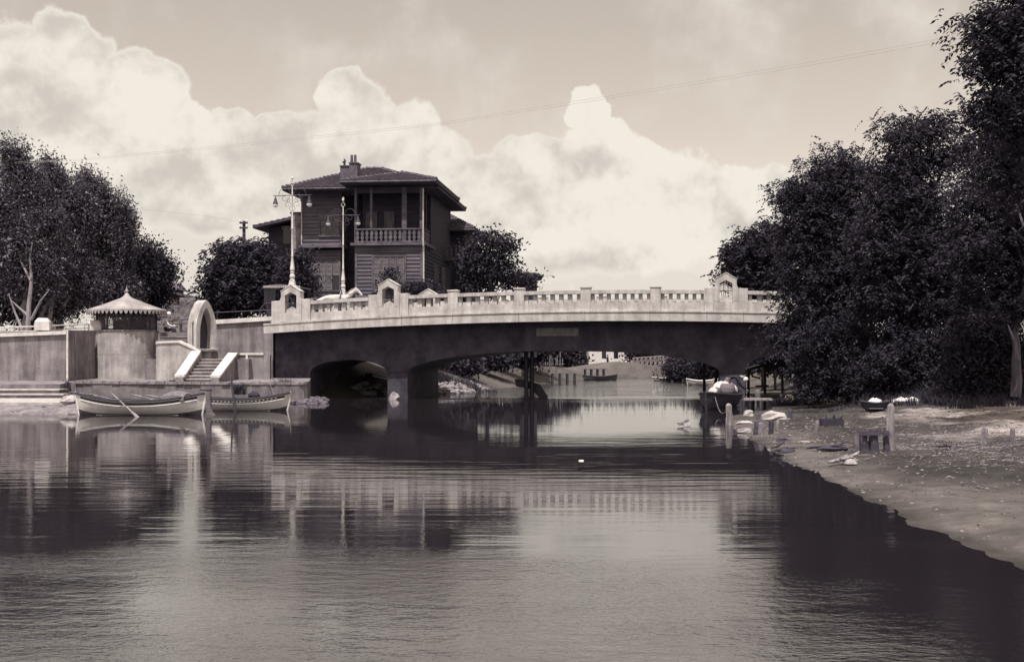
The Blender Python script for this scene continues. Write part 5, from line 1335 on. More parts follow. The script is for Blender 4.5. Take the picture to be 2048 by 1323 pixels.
# ------------------------------------------------------------------ people, horse and carriage
def skin(name, joints, edges, radii, root, mats, classify, sub=1):
    me = bpy.data.meshes.new(name); keys = list(joints); idx = {k: i for i, k in enumerate(keys)}
    me.from_pydata([joints[k] for k in keys], [(idx[a], idx[b]) for a, b in edges], [])
    ob = bpy.data.objects.new(name, me); col.objects.link(ob)
    md = ob.modifiers.new('skin', 'SKIN'); md.use_smooth_shade = True
    if not me.skin_vertices: me.skin_vertices.new()
    for k, i in idx.items():
        rr = radii[k]; me.skin_vertices[0].data[i].radius = rr if isinstance(rr, tuple) else (rr, rr); me.skin_vertices[0].data[i].use_root = (k == root)
    sb = ob.modifiers.new('sub', 'SUBSURF'); sb.levels = sub; sb.render_levels = sub
    dg = bpy.context.evaluated_depsgraph_get(); ev = ob.evaluated_get(dg); new = bpy.data.meshes.new_from_object(ev)
    bpy.data.objects.remove(ob); bpy.data.meshes.remove(me)
    for m in mats: 
        if m.name not in [q.name for q in new.materials if q]: new.materials.append(m)
    while len(new.materials) and new.materials[0] is None: new.materials.pop(index=0)
    P_ = [(Vector(joints[a]), Vector(joints[b]), a, b) for a, b in edges]
    for p in new.polygons:
        c = p.center; best, bk = 1e9, None
        for a, b, ka, kb in P_:
            d = b-a; t = max(0, min(1, (c-a).dot(d)/max(1e-9, d.length_squared))); q = (c-(a+d*t)).length
            if q < best: best, bk = q, (ka, kb)
        p.material_index = classify(bk); p.use_smooth = True
    o = bpy.data.objects.new(name, new); col.objects.link(o); return o

def person(label, loc, rz, pose, shirt, trousers, hat=None, group='people'):
    """pose gives joints in a local frame facing +x, feet at z=0."""
    r = empty('person', loc, rz); tag(r, label, 'person', group)
    J = dict(pelvis=(0,0,0.95), spine=(0,0,1.12), chest=(0,0,1.32), neck=(0.01,0,1.48), head=(0.03,0,1.58), crown=(0.03,0,1.70),
             shl=(0,0.18,1.40), ell=(0.0,0.22,1.12), wrl=(0.06,0.22,0.88), shr=(0,-0.18,1.40), elr=(0.0,-0.22,1.12), wrr=(0.06,-0.22,0.88),
             hpl=(0,0.10,0.90), knl=(0.02,0.11,0.50), anl=(0,0.11,0.08), tol=(0.15,0.12,0.035), hpr=(0,-0.10,0.90), knr=(0.02,-0.11,0.50), anr=(0,-0.11,0.08), tor=(0.15,-0.12,0.035))
    J.update(pose)
    E = [('pelvis','spine'),('spine','chest'),('chest','neck'),('neck','head'),('head','crown'),('chest','shl'),('shl','ell'),('ell','wrl'),('chest','shr'),('shr','elr'),('elr','wrr'),
         ('pelvis','hpl'),('hpl','knl'),('knl','anl'),('anl','tol'),('pelvis','hpr'),('hpr','knr'),('knr','anr'),('anr','tor')]
    Rd = dict(pelvis=(0.15,0.11), spine=(0.14,0.10), chest=(0.16,0.11), neck=0.055, head=0.095, crown=0.075, shl=0.065, ell=0.045, wrl=0.03, shr=0.065, elr=0.045, wrr=0.03,
              hpl=0.09, knl=0.06, anl=0.042, tol=0.035, hpr=0.09, knr=0.06, anr=0.042, tor=0.035)
    for sd, w_, e_ in (('l','wrl','ell'),('r','wrr','elr')):    # hands: palm, four fingers, thumb
        w0, e0 = Vector(J[w_]), Vector(J[e_]); d = (w0-e0).normalized(); sid = d.cross(Vector((0.3,1,0.2))).normalized()
        J['pm'+sd] = tuple(w0+d*0.07); E.append((w_,'pm'+sd)); Rd['pm'+sd] = (0.036,0.018)
        for f in range(4):
            a = w0+d*0.095+sid*(f-1.5)*0.022; k = f'f{f}{sd}'; ln = (0.06,0.075,0.07,0.055)[f]
            J[k] = tuple(a+d*ln*0.6+Vector((0,0,-0.012))); E.append(('pm'+sd,k)); Rd[k] = 0.010
        k = 'th'+sd; J[k] = tuple(w0+d*0.06+sid*0.055); E.append(('pm'+sd,k)); Rd[k] = 0.012
    def cls(b):
        ks = set(b)
        if any(k.startswith(('pm','f','th')) for k in ks) or 'head' in ks or 'crown' in ks: return 0
        if ks & {'knl','knr','anl','anr','tol','tor','hpl','hpr'}: return 2
        return 1
    body = skin('body', J, E, Rd, 'pelvis', [M['skin'], M[shirt], M[trousers]], cls); body.parent = r
    h = Vector(J['head']); c = Vector(J['crown']); up = (c-h).normalized()
    fw = (Vector((1,0,0)) - up*up.x); fw = fw.normalized() if fw.length > 0.2 else Vector((0,0,-1))
    n = MB(); n.blob(tuple(h+fw*0.10+up*0.02), (0.018,0.014,0.024), 1, 7, 5, 0.0); n.build('nose', M['skin'], body, smooth=True)
    q = MB(); q.blob((0,0,0), (0.108,0.098,0.10), 2, 12, 8, 0.03)
    hc = q.build('head_cloth' if hat else 'hair', M[hat or 'dark_cloth'], body, smooth=True); hc.location = c+up*0.005-fw*0.015
    return r
sit = dict(pelvis=(0,0,0.14), spine=(0.02,0,0.30), chest=(0.08,0,0.50), neck=(0.12,0,0.65), head=(0.16,0,0.74), crown=(0.18,0,0.86), shl=(0.09,0.18,0.57), ell=(0.22,0.24,0.36), wrl=(0.42,0.18,0.30),
           shr=(0.09,-0.18,0.57), elr=(0.24,-0.24,0.36), wrr=(0.44,-0.16,0.28), hpl=(0.04,0.10,0.12), knl=(0.44,0.12,0.14), anl=(0.46,0.12,-0.30), tol=(0.60,0.13,-0.34), hpr=(0.04,-0.10,0.12), knr=(0.44,-0.12,0.14), anr=(0.46,-0.12,-0.30), tor=(0.60,-0.13,-0.34))
person('person in white cap and pale shirt sitting by the kiosk steps', (wpt(331,58.0)[0], 58.0, 3.04), R(-8), sit, 'cloth', 'dark_cloth', 'cloth')
bend = dict(pelvis=(0,0,0.92), spine=(0.12,0,1.02), chest=(0.34,0,1.06), neck=(0.50,0,1.04), head=(0.60,0,1.00), crown=(0.70,0,0.94), shl=(0.36,0.18,1.02), ell=(0.48,0.20,0.74), wrl=(0.68,0.12,0.56), shr=(0.36,-0.18,1.02), elr=(0.48,-0.20,0.74), wrr=(0.70,-0.10,0.54))
person('person with white head cloth bending over beside the dark boat', (wpt(1454,46.9)[0], 46.9, 0.10), R(-6), bend, 'dark_cloth', 'grey_cloth', 'cloth')
lean = dict(spine=(0.06,0,1.12), chest=(0.18,0,1.30), neck=(0.26,0,1.44), head=(0.32,0,1.52), crown=(0.36,0,1.63), shl=(0.19,0.18,1.37), shr=(0.19,-0.18,1.37), ell=(0.34,0.2,1.16), wrl=(0.50,0.16,1.05), elr=(0.34,-0.2,1.16), wrr=(0.50,-0.16,1.05))
up_ = BF.u(992, 5.0); person('person in white shirt leaning forward on the bridge roadway', BF.world(up_, 5.0, z_ft(up_)+0.06-0.28), R(-9), lean, 'cloth', 'dark_cloth')
stride = dict(knl=(0.12,0.10,0.52), anl=(0.18,0.10,0.08), tol=(0.32,0.1,0.04), knr=(-0.02,-0.1,0.5), anr=(-0.22,-0.1,0.12), tor=(-0.1,-0.1,0.03))
x_, y_ = wpt(1239, 190); person('distant person in white clothes on the far bank before the white building', (x_, y_, gz(x_,y_)), R(180), stride, 'cloth', 'cloth', 'dark_cloth', 'people on the far bank')
x_, y_ = wpt(1215, 178); person('distant person in dark clothes on the far bank before the white building', (x_, y_, gz(x_,y_)), R(30), {}, 'dark_cloth', 'dark_cloth', None, 'people on the far bank')
x_, y_ = wpt(1173, 150); person('distant person in pale shirt and dark trousers left of the white building', (x_, y_, gz(x_,y_)), R(20), lean, 'cloth', 'dark_cloth', None, 'people on the far bank')

def horse():
    u = BF.u(668, 3.2); zr = z_ft(u)+0.055; r = empty('horse', BF.world(u, 3.2, zr), -BF.a); r.scale = (0.86,0.86,0.82)
    tag(r, 'white harnessed horse on the bridge, head and back above the parapet', 'horse')
    J = dict(loin=(-0.35,0,1.36), rump=(-0.72,0,1.36), dock=(-0.92,0,1.22), barrel=(0.05,0,1.28), withers=(0.48,0,1.34), chest=(0.68,0,1.20), nb=(0.85,0,1.42), nm=(1.05,0,1.66), poll=(1.28,0,1.82), face=(1.46,0,1.66), muz=(1.62,0,1.44),
             tail=(-1.0,0,1.0), tail2=(-1.06,0,0.55))
    E = [('barrel','loin'),('loin','rump'),('rump','dock'),('barrel','withers'),('withers','chest'),('withers','nb'),('nb','nm'),('nm','poll'),('poll','face'),('face','muz'),('dock','tail'),('tail','tail2')]
    Rd = dict(loin=(0.22,0.22), rump=(0.22,0.22), dock=0.09, barrel=(0.24,0.25), withers=(0.23,0.30), chest=(0.2,0.22), nb=(0.13,0.22), nm=(0.10,0.16), poll=(0.085,0.11), face=(0.075,0.10), muz=(0.055,0.06), tail=0.06, tail2=0.03)
    for sd, s in (('l',0.16),('r',-0.16)):
        f = 0.12 if s > 0 else -0.1
        J.update({'fe'+sd:(0.58,s,0.92), 'fk'+sd:(0.60+f,s,0.52), 'ff'+sd:(0.55+f,s,0.14), 'fh'+sd:(0.60+f,s,0.03), 'hs'+sd:(-0.62,s,0.98), 'hk'+sd:(-0.80-f,s,0.58), 'hf'+sd:(-0.74-f,s,0.15), 'hh'+sd:(-0.68-f,s,0.03), 'er'+sd:(1.25,s*0.35,1.97)})
        E += [('chest','fe'+sd),('fe'+sd,'fk'+sd),('fk'+sd,'ff'+sd),('ff'+sd,'fh'+sd),('rump','hs'+sd),('hs'+sd,'hk'+sd),('hk'+sd,'hf'+sd),('hf'+sd,'hh'+sd),('poll','er'+sd)]
        Rd.update({'fe'+sd:0.10,'fk'+sd:0.06,'ff'+sd:0.04,'fh'+sd:0.055,'hs'+sd:0.14,'hk'+sd:0.07,'hf'+sd:0.045,'hh'+sd:0.055,'er'+sd:0.022})
    b = skin('body', J, E, Rd, 'barrel', [M['horse'], M['mane'], M['leather']], lambda k: 1 if 'tail2' in k else (2 if (k[1][:2] in ('fh','hh')) else 0)); b.parent = r
    mn = MB(); mn.tube([(1.24,0,1.94),(1.02,0,1.83),(0.82,0,1.66),(0.62,0,1.58)], [0.03,0.05,0.05,0.03], 6); mn.build('mane', M['mane'], b, smooth=True)
    hs = MB(); c = []
    for k in range(17):
        a = 2*math.pi*k/16; c.append((0.42+0.02*math.cos(a), 0.27*math.sin(a), 1.30+0.36*math.cos(a)))
    hs.tube(c, 0.03, 6, False); hs.build('girth_strap', M['leather'], r)
    hs = MB(); hs.tube([(0.42,0,1.66),(0.44,0,1.78),(0.40,0,1.86),(0.36,0,1.78)], 0.025, 6); hs.build('harness_saddle', M['leather'], r)
    for s in (-0.02, 0.02):
        hs = MB(); hs.tube([(1.5,s*5,1.62),(1.1,s*8,1.55),(0.44,s*3,1.74),(-0.4,s*6,1.66),(-1.4,s*4,1.62)], 0.012, 5); hs.build('rein', M['leather'], r)
    for s in (-0.36, 0.36):
        hs = MB(); hs.tube([(0.75,s,1.0),(-1.5,s,0.95)], 0.03, 6); hs.build('shaft_pole', M['wood_dark'], r)
    for s in (-1, 1):
        e = MB(); e.blob((1.385,s*0.075,1.735), (0.02,0.012,0.02), 3, 7, 5, 0.0); e.build('eye', M['leather'], b)
horse()

def carriage():
    u = BF.u(600, 3.2)-0.55; zr = z_ft(u)+0.055; r = empty('carriage', BF.world(u, 3.2, zr), -BF.a)
    tag(r, 'dark hooded horse carriage on the bridge behind the lamp pylon', 'carriage')
    m = MB(); m.prism([(-0.9,-0.55,0.55),(0.9,-0.55,0.55),(0.9,0.55,0.55),(-0.9,0.55,0.55)], [(-1.05,-0.65,1.05),(1.0,-0.65,0.95),(1.0,0.65,0.95),(-1.05,0.65,1.05)]); m.build('body', M['leather'], r, bevel=0.04)
    m = MB(); n = 10; a, b = [], []
    for k in range(n+1):
        t = k/n; x = -1.05+1.9*t; z = 1.80+0.10*math.sin(math.pi*min(1,t*1.1))-0.05*t; a.append((x,-0.72,z)); b.append((x,0.72,z))
    lo = [(x,y,z-0.06) for x,y,z in a[::-1]]; lo2 = [(x,y,z-0.06) for x,y,z in b[::-1]]
    m.prism(a+lo, b+lo2); hd = m.build('hood_top', M['grey_cloth'], r)
    m = MB()
    for k in range(19):
        x = -1.02+1.84*k/19; m.prism([(x,-0.722,1.80),(x+0.09,-0.722,1.80),(x+0.045,-0.722,1.68)],[(x,-0.71,1.80),(x+0.09,-0.71,1.80),(x+0.045,-0.71,1.68)])
    m.build('fringe', M['sack'], hd)
    for x, y in ((-0.98,-0.66),(0.75,-0.66),(-0.98,0.66),(0.75,0.66)):
        m = MB(); m.tube([(x,y,0.95),(x,y,1.76)], 0.025, 6); m.build('hood_post', M['iron'], r)
    m = MB(); m.box(-0.98,-0.90,-0.64,0.64,0.95,1.75); m.build('hood_back', M['leather'], r)
    m = MB(); m.box(0.5,1.25,-0.45,0.45,1.0,1.1); m.build('driver_seat', M['leather'], r)
    for x, rr in ((-0.7,0.5),(0.95,0.40)):
        for y in (-0.72, 0.72):
            m = MB(); m.tube([(x+rr*math.cos(2*math.pi*k/20), y, rr+rr*math.sin(2*math.pi*k/20)) for k in range(21)], 0.03, 6, False); wl = m.build('wheel', M['wood_dark'], r)
            for k in range(10):
                s = MB(); s.tube([(x,y,rr),(x+rr*math.cos(2*math.pi*k/10), y, rr+rr*math.sin(2*math.pi*k/10))], 0.016, 5); s.build('spoke', M['wood_dark'], wl)
carriage()

# ------------------------------------------------------------------ piles under the bridge, things along the far bank
GT = 'tall piles under the bridge'
pole('pile', 'left one of the paired dark piles under the main arch', P(1053,797,57.2), P(1052,703,57.2), 0.11, 'hull_dark', 'pile', GT)
pole('pile', 'right one of the paired dark piles under the main arch', P(1063.5,797,57.4), P(1064,703,57.4), 0.11, 'hull_dark', 'pile', GT)
pole('pile', 'single dark pile near the right pier of the main arch', P(1408.5,792,58.5), P(1408,708,58.5), 0.08, 'hull_dark', 'pile', GT)
pole('pile', 'slanting dark pile just left of the right bridge pier', P(1427,782,60), P(1440,716,60), 0.08, 'hull_dark', 'pile', GT)
m_ = MB(); D_ = 57.6; q_ = lambda px, py, dy=0.0: tuple(P(px,py,D_)+Vector((0,dy,0)))
lo_ = [(1029,758),(1040,757),(1060,763),(1080,768),(1097,794),(1078,794),(1062,778),(1032,772)]
m_.prism([q_(a,b) for a,b in lo_], [q_(a,b,0.5) for a,b in lo_]); o_ = m_.build('sunken_timber', M['hull_dark']); tag(o_, 'dark slanting wrecked timber lying against the paired piles', 'timber')
def jetty(label, px0, px1, D, zt, n, back=1.6):
    x0, y0 = wpt(px0,D); x1, _ = wpt(px1,D); r = empty('jetty', (x0,D,0)); tag(r, label, 'jetty', 'jetties on the far bank'); w_ = x1-x0
    k = max(3,int(w_/0.3))
    for i in range(k):
        b = MB(); b.box(w_*i/k+0.015, w_*(i+1)/k-0.015, -0.08, back, zt-0.05, zt+0.01*(i%2)); b.build('plank', M['wood_mid'], r)
    for i in range(n):
        for yy in (0.0, back-0.1):
            b = MB(); x = w_*(i+0.5)/n; b.tube([(x,yy,-0.8),(x,yy,zt-0.055)], 0.07, 6); b.build('leg', M['wood_dark'], r)
jetty('timber jetty on posts at the left bank under the main arch', 1098, 1158, 88, 0.78, 4)
jetty('smaller jetty farther up the left bank beyond the first', 1165, 1215, 104, 0.95, 4)
boat('skiff', 'small skiff lying beside the far jetty under the main arch', 1200, 103, R(12), 2.8, 1.0, 0.32, 0.46, 0.42, 'wood_mid', 'hull_dark', (0.5,))
boat('skiff', 'pale skiff drawn up before the willow bush under the main arch', 1334, 100, R(5), 2.2, 0.9, 0.22, 0.3, 0.3, 'hull', 'white', (0.5,))
boat('skiff', 'pale boat half hidden behind the single pile near the right pier', 1404, 84, R(-10), 1.9, 0.9, 0.30, 0.42, 0.42, 'hull', 'white', (0.5,))
def footbridge():
    D = 150; x0 = wpt(1268,D)[0]; r = empty('footbridge', (x0, D, 0.9)); tag(r, 'rustic wooden footbridge with crossed railings on the far bank', 'bridge')
    Ln = wpt(1338,D)[0]-x0; n = 8
    for i in range(n*2):
        b = MB(); b.box(Ln*i/(2*n)+.01, Ln*(i+1)/(2*n)-.01, 0, 1.4, -0.15+0.3*i/(2*n), -0.07+0.3*i/(2*n)); b.build('plank', M['wood_mid'], r)
    for y in (0.05, 1.35):
        b = MB(); b.tube([(0,y,0.95),(Ln,y,1.25)], 0.06, 6); b.build('handrail', M['wood_pale'], r)
        b = MB(); b.tube([(0,y,-0.2),(Ln,y,0.05)], 0.09, 6); b.build('beam', M['wood_dark'], r)
        for i in range(n):
            b = MB(); xa, xb = Ln*i/n, Ln*(i+1)/n
            b.tube([(xa,y,-0.1),(xa,y,1.0+0.3*i/n)], 0.055, 5); b.tube([(xa,y,0.0+.3*i/n),(xb,y,1.0+0.3*i/n)], 0.04, 5); b.build('railing_post', M['wood_pale'], r)
    for t in (0.1,0.5,0.9):
        b = MB(); b.tube([(Ln*t,0.2,-2),(Ln*t,0.2,0)], 0.09, 6); b.tube([(Ln*t,1.2,-2),(Ln*t,1.2,0)], 0.09, 6); b.build('trestle', M['wood_dark'], r)
footbridge()
def stick_fence():
    D = 98; x0, _ = wpt(1068,D); r = empty('stick_fence', (x0, D, gz(x0+1,D)-0.2)); tag(r, 'crooked stick fence on the left bank behind the bridge', 'fence'); rn = random.Random(3)
    for i in range(14):
        b = MB(); x = i*0.17+rn.uniform(-.03,.03); b.tube([(x,rn.uniform(-.1,.1),-0.3),(x+rn.uniform(-.1,.1),0,rn.uniform(1.3,2.0))], 0.035, 5); b.build('stick', M['wood_pale'], r)
    b = MB(); b.tube([(-0.1,-0.08,0.9),(2.4,-0.08,1.0)], 0.03, 5); b.build('cross_rail', M['wood_mid'], r)
stick_fence()
def timber_frame():
    D = 60; x0, _ = wpt(1497,D); r = empty('timber_shelter', (x0, D, 0.4)); tag(r, 'rickety pale timber shelter with slatted top seen through the right arch', 'shelter')
    X = lambda px: wpt(px,D)[0]-x0; Z = lambda py: H+(HY-py)/F*D-0.4
    for (a,b,c,d_,y) in ((1497,790,1497,737,0),(1501,785,1500,740,1.5),(1530,772,1530,728,0),(1565,770,1564,720,0),(1566,765,1566,722,1.8),(1540,766,1540,735,1.8)):
        p = MB(); p.tube([(X(a),y,Z(b)-0.4),(X(c),y,Z(d_))], 0.07, 6); p.build('post', M['wood_pale'], r)
    for (a,b,c,d_,y) in ((1494,740,1530,728,0),(1528,722,1572,719,0),(1494,742,1530,735,1.5),(1528,729,1560,726,0.05),(1505,752,1522,756,0.2),(1512,772,1538,771,0.1)):
        p = MB(); p.tube([(X(a),y,Z(b)),(X(c),y,Z(d_))], 0.05, 6); p.build('beam', M['wood_pale'], r)
    for i in range(9):
        p = MB(); x = X(1531)+i*(X(1570)-X(1531))/9; p.box(x, x+0.09, -0.12, -0.07, Z(741)+0.05*(i%3), Z(721)); p.build('slat', M['wood_pale'], r)
    for i in range(4):
        p = MB(); x = X(1496)+i*0.2; p.prism([(x,-.1,Z(741)+i*.06),(x+.17,-.1,Z(740)+i*.06),(x+.17,1.6,Z(738)+i*.06),(x,1.6,Z(739)+i*.06)],[(x,-.1,Z(741)+.05+i*.06),(x+.17,-.1,Z(740)+.05+i*.06),(x+.17,1.6,Z(738)+.05+i*.06),(x,1.6,Z(739)+.05+i*.06)]); p.build('roof_plank', M['wood_pale'], r)
timber_frame()
# stones along the far left shore
mr = MB(); rnd = random.Random(12)
for i in range(200):
    D = rnd.uniform(60,72); xl = np.interp(D, *XL); x = xl - rnd.uniform(-0.2,1.4); s = rnd.uniform(0.06,0.2); mr.blob((x,D,gz(x,D)+s*0.2), (s*1.4,s,s*0.7), i, 7, 5, 0.25)
tag(mr.build('shore_stones', M['stone'], smooth=True), 'pale stones scattered along the left shore behind the bridge', 'stones', kind='stuff')

# ------------------------------------------------------------------ right bank: posts, jetty, wreckage
def on_bank(px, py):
    """Point of the right bank seen at a photo pixel (found by walking along the sight line)."""
    dx, dz = (px-CX)/F, (HY-py)/F; D = 8.0
    while D < 70:
        if H+dz*D <= max(gz(dx*D, D), 0.0): break
        D += 0.05
    return D
def post(label, px, ybase, ytop, r=0.07, m='wood_mid', lean=0.0, group='old stakes on the right bank', cat='stake'):
    D = on_bank(px, ybase); a = P(px, ybase, D); a.z -= 0.25; b = P(px+lean, ytop, D)
    return pole('stake', label, a, b, r, m, cat, group)
post('pale topped stake standing in the shallow water at right', 1458, 850, 810, 0.10, 'wood_pale')
post('tall square stake beside the plank landing', 1516, 816, 783, 0.14, 'wood_mid')
post('dark stake left of the pale short stake at the waterline', 1513, 869, 844, 0.09, 'wood_dark')
post('pale short stake at the waterline', 1522, 870, 847, 0.075, 'wood_pale')
post('dark stake right of the pale short stake at the waterline', 1541, 868, 841, 0.075, 'hull_dark', 1)
post('slim pale stake behind the dark waterline stakes', 1553, 856, 841, 0.045, 'wood_pale', 3)
post('short dark stub behind the white bag on the sand', 1580, 836, 819, 0.08, 'wood_dark')
post('leaning split stake on the middle of the beach', 1629, 864, 842, 0.055, 'wood_mid', 6)
post('tallest pale stake beside the old post box', 1780, 901, 811, 0.085, 'wood_pale', 1)
post('pale stake in the sand left of the last stake at right', 1967, 888, 857, 0.07, 'wood_pale', 2)
post('dark stake nearest the right edge of the picture', 2024, 881, 857, 0.055, 'wood_mid', 1)
post('stake at the left end of the plank landing', 1562, 802, 790, 0.08, 'wood_dark')
def post_box():
    D = on_bank(1745, 902); x0, y0 = wpt(1722, D); zg = gz(x0+0.5, D); r = empty('broken_palisade', (x0, D, zg)); tag(r, 'broken frame of thick dark stakes joined by a rail on the beach', 'stakes')
    k = D/F; X = lambda px: (px-1722)*k; Z = lambda py: H+(HY-py)*k-zg
    for (px, yt, rr, y, mm) in ((1727,862,0.085,0,'wood_dark'),(1737,866,0.07,0.05,'wood_mid'),(1747,859,0.095,0,'wood_dark'),(1773,861,0.06,0.02,'wood_dark'),(1752,870,0.06,0.5,'wood_dark'),(1728,870,0.06,0.5,'wood_mid')):
        p = MB(); p.tube([(X(px),y,-0.25),(X(px)+0.01,y,0.1),(X(px)-0.008,y,Z(yt)*0.6),(X(px),y,Z(yt))], [rr,rr*1.02,rr*0.95,rr*0.9], 8); p.build('stake', M[mm], r, smooth=True)
    p = MB(); p.box(X(1722),X(1752),-0.12,-0.085,Z(870),Z(862)); p.build('rail', M['wood_dark'], r)
    p = MB(); p.box(X(1751),X(1776),-0.10,-0.06,Z(869),Z(863)); p.build('rail', M['wood_dark'], r)
post_box()
def landing():
    D = 43.0; x0, _ = wpt(1492, D); r = empty('plank_landing', (x0, D, 0.0)); tag(r, 'low plank landing stage leading from the dark boat to the bank', 'landing')
    X = lambda px: wpt(px,D)[0]-x0
    for i in range(5):
        b = MB(); b.box(X(1488)+0.05*i, X(1546)+0.03*i, i*0.24, i*0.24+0.22, 0.36+0.012*(i%2), 0.41+0.012*(i%2)); b.build('plank', M['wood_pale'], r)
    for px in (1494,1518,1542):
        for y in (0.15,1.05):
            b = MB(); b.tube([(X(px),y,-0.7),(X(px),y,0.355)], 0.06, 6); b.build('leg', M['wood_dark'], r)
landing()
def stone(label, px, py, r, m='stone_pale', seed=0, cat='stone', group='pale stones on the right shore', name='stone'):
    D = on_bank(px, py); p = P(px, py, D); o = MB().blob((0,0,0), r, seed, 9, 6, 0.22, -0.5).build(name, M[m]); o.location = (p.x, p.y, p.z+r[2]*0.35); tag(o, label, cat, group); return o
stone('rounded white stone at the water edge beside the landing', 1497, 832, (0.17,0.15,0.13), seed=1)
stone('flat pale stone at the water edge', 1490, 847, (0.26,0.15,0.06), seed=2)
stone('flat stone in the shallows left of the stakes', 1488, 864, (0.17,0.15,0.08), 'stone', 3)
stone('large pale stone at the right of the dark tin', 1550, 839, (0.34,0.22,0.17), seed=4)
stone('dark tin between two pale stones on the shore', 1520, 838, (0.13,0.10,0.09), 'hull_dark', 5, 'tin', None, 'old_tin')
stone('white rock among the bushes at the right', 1940, 757, (0.2,0.16,0.13), seed=6, group=None)
stone('white bundle upright beside the landing stage', 1578, 806, (0.22,0.2,0.26), 'cloth', 7, 'bundle', None, 'bundle')
stone('long white cloth draped over the grass at the back of the beach', 1812, 806, (0.52,0.3,0.13), 'cloth', 8, 'cloth', None, 'cloth')
stone('pale patch of rubble under the right trees', 1805, 752, (0.3,0.2,0.1), 'stone', 9, group=None)
D_ = on_bank(1750, 822)
b_ = boat('wash_tub', 'small dark boat shaped tub heaped with white cloth at the back of the beach', 1750, D_, R(-8), 0.62, 0.42, 0.16, 0.2, 0.2, 'hull_dark', 'hull_dark', ()); b_.location.z = gz(*wpt(1750,D_)) + 0.08
heap('cloth_heap', 'heap of white cloth filling the small dark tub', 'cloth', 1750, D_, b_.location.z+0.17, (0.2,0.15,0.13), 'cloth', 9, 3)
def dark_crate():
    D = on_bank(1666, 851); p = P(1666, 851, D); r = empty('broken_crate', (p.x, p.y, p.z)); tag(r, 'dark broken crate lying open on the sand', 'crate')
    for (x0,x1,y0,y1) in ((-0.26,0.26,-0.02,0.0),(-0.26,0.26,0.28,0.30),(-0.26,-0.24,0.002,0.278),(0.24,0.26,0.002,0.278)):
        b = MB(); b.box(x0,x1,y0,y1,-0.03,0.16); b.build('side', M['hull_dark'], r)
    for i in range(5):
        b = MB(); x = -0.2+i*0.1; b.tube([(x,0.05+0.04*i,0.1),(x+0.05*(-1)**i,0.1,0.24+0.03*(i%2))], 0.015, 5); b.build('splinter', M['wood_dark'], r)
dark_crate()
def driftwood(label, px, py, n, ln, seed, m='wood_pale'):
    D = on_bank(px, py); p = P(px, py, D); r = empty('driftwood', (p.x, p.y, p.z)); tag(r, label, 'driftwood', 'driftwood on the beach'); rn = random.Random(seed)
    for i in range(n):
        a = rn.uniform(-0.6,0.6); l = ln*rn.uniform(0.5,1.0); x = rn.uniform(-.15,.15); z = 0.04+rn.uniform(0,0.06)
        b = MB(); b.tube([(x-l/2*math.cos(a),-l/2*math.sin(a)*0.6,z),(x,0.02,z+rn.uniform(0,.04)),(x+l/2*math.cos(a),l/2*math.sin(a)*0.6,z+rn.uniform(0,0.16))], [0.022,0.028,0.010], 6); b.build('branch', M[m], r)
    b = MB(); b.blob((0.08,0,0.04), (ln*0.3,0.1,0.06), seed, 10, 6, 0.25, -0.4); b.build('root', M[m], r, smooth=True)
driftwood('bleached driftwood with upturned branches on the wet mud', 1692, 929, 7, 0.42, 2)
driftwood('thin dark branch lying left of the broken stake frame', 1660, 902, 3, 0.9, 3, 'wood_dark')
driftwood('dark snag at the water edge below the stakes', 1565, 905, 3, 0.5, 4, 'hull_dark')
driftwood('pale stick bundle poking out of the shallow water at right', 1368, 852, 3, 0.35, 6)
stone('dark clod on the mud beneath the stakes', 1566, 882, (0.16,0.09,0.05), 'hull_dark', 11, 'clod', None, 'clod')
stone('small pale slab on the mud in the middle of the beach', 1609, 884, (0.16,0.05,0.02), 'stone_pale', 12, 'slab', None)
grass_tuft('small dark weed tuft alone on the sand', 1891, on_bank(1891,895), gz(*wpt(1891,on_bank(1891,895))), 14, 22, 160, 8, 'leaf_c')
# litter: chips, twigs and weed strewn over the sand
def litter():
    g = np.random.default_rng(9); mb = MB(); rn = random.Random(5)
    for i in range(6000):
        y = rn.uniform(11,36); x = np.interp(y,*XR)+abs(rn.gauss(3.6,2.6))
        if rn.random() > 0.35+0.65*(vnoise(np.array([x]),np.array([y]),1.6,77)[0]+0.5): continue
        z = gz(x,y); a = rn.uniform(0,3.14); l = rn.uniform(0.012,0.045)*(0.4+y/26)*(2.2 if rn.random() < 0.06 else 1.0); w_ = rn.uniform(0.002,0.007)*(0.6+y/25); c, s = math.cos(a)*l/2, math.sin(a)*l/2; h = rn.uniform(0.002,0.010)*(0.5+y/25)
        mb.hexa([(x-c-s*.2,y-s+c*.2-w_,z-.01),(x+c-s*.2,y+s-w_,z-.01),(x+c,y+s+w_,z-.01),(x-c,y-s+w_,z-.01),(x-c,y-s-w_,z+h),(x+c,y+s-w_,z+h*.7),(x+c,y+s+w_,z+h*.7),(x-c,y-s+w_,z+h)])
    tag(mb.build('beach_litter', M['litter']), 'chips, twigs and weed strewn over the right beach', 'litter', kind='stuff')
    mb = MB()
    for i in range(500):
        y = rn.uniform(10,36); x = np.interp(y,*XR)+abs(rn.gauss(2.5,3)); s = rn.uniform(0.006,0.026)*(0.5+y/30); z = gz(x,y); mb.blob((x,y,z), (s*1.3,s,s*0.7), i, 6, 4, 0.25)
    tag(mb.build('pebbles', M['quay'], smooth=True), 'pebbles and clods on the right beach', 'pebbles', kind='stuff')
litter()
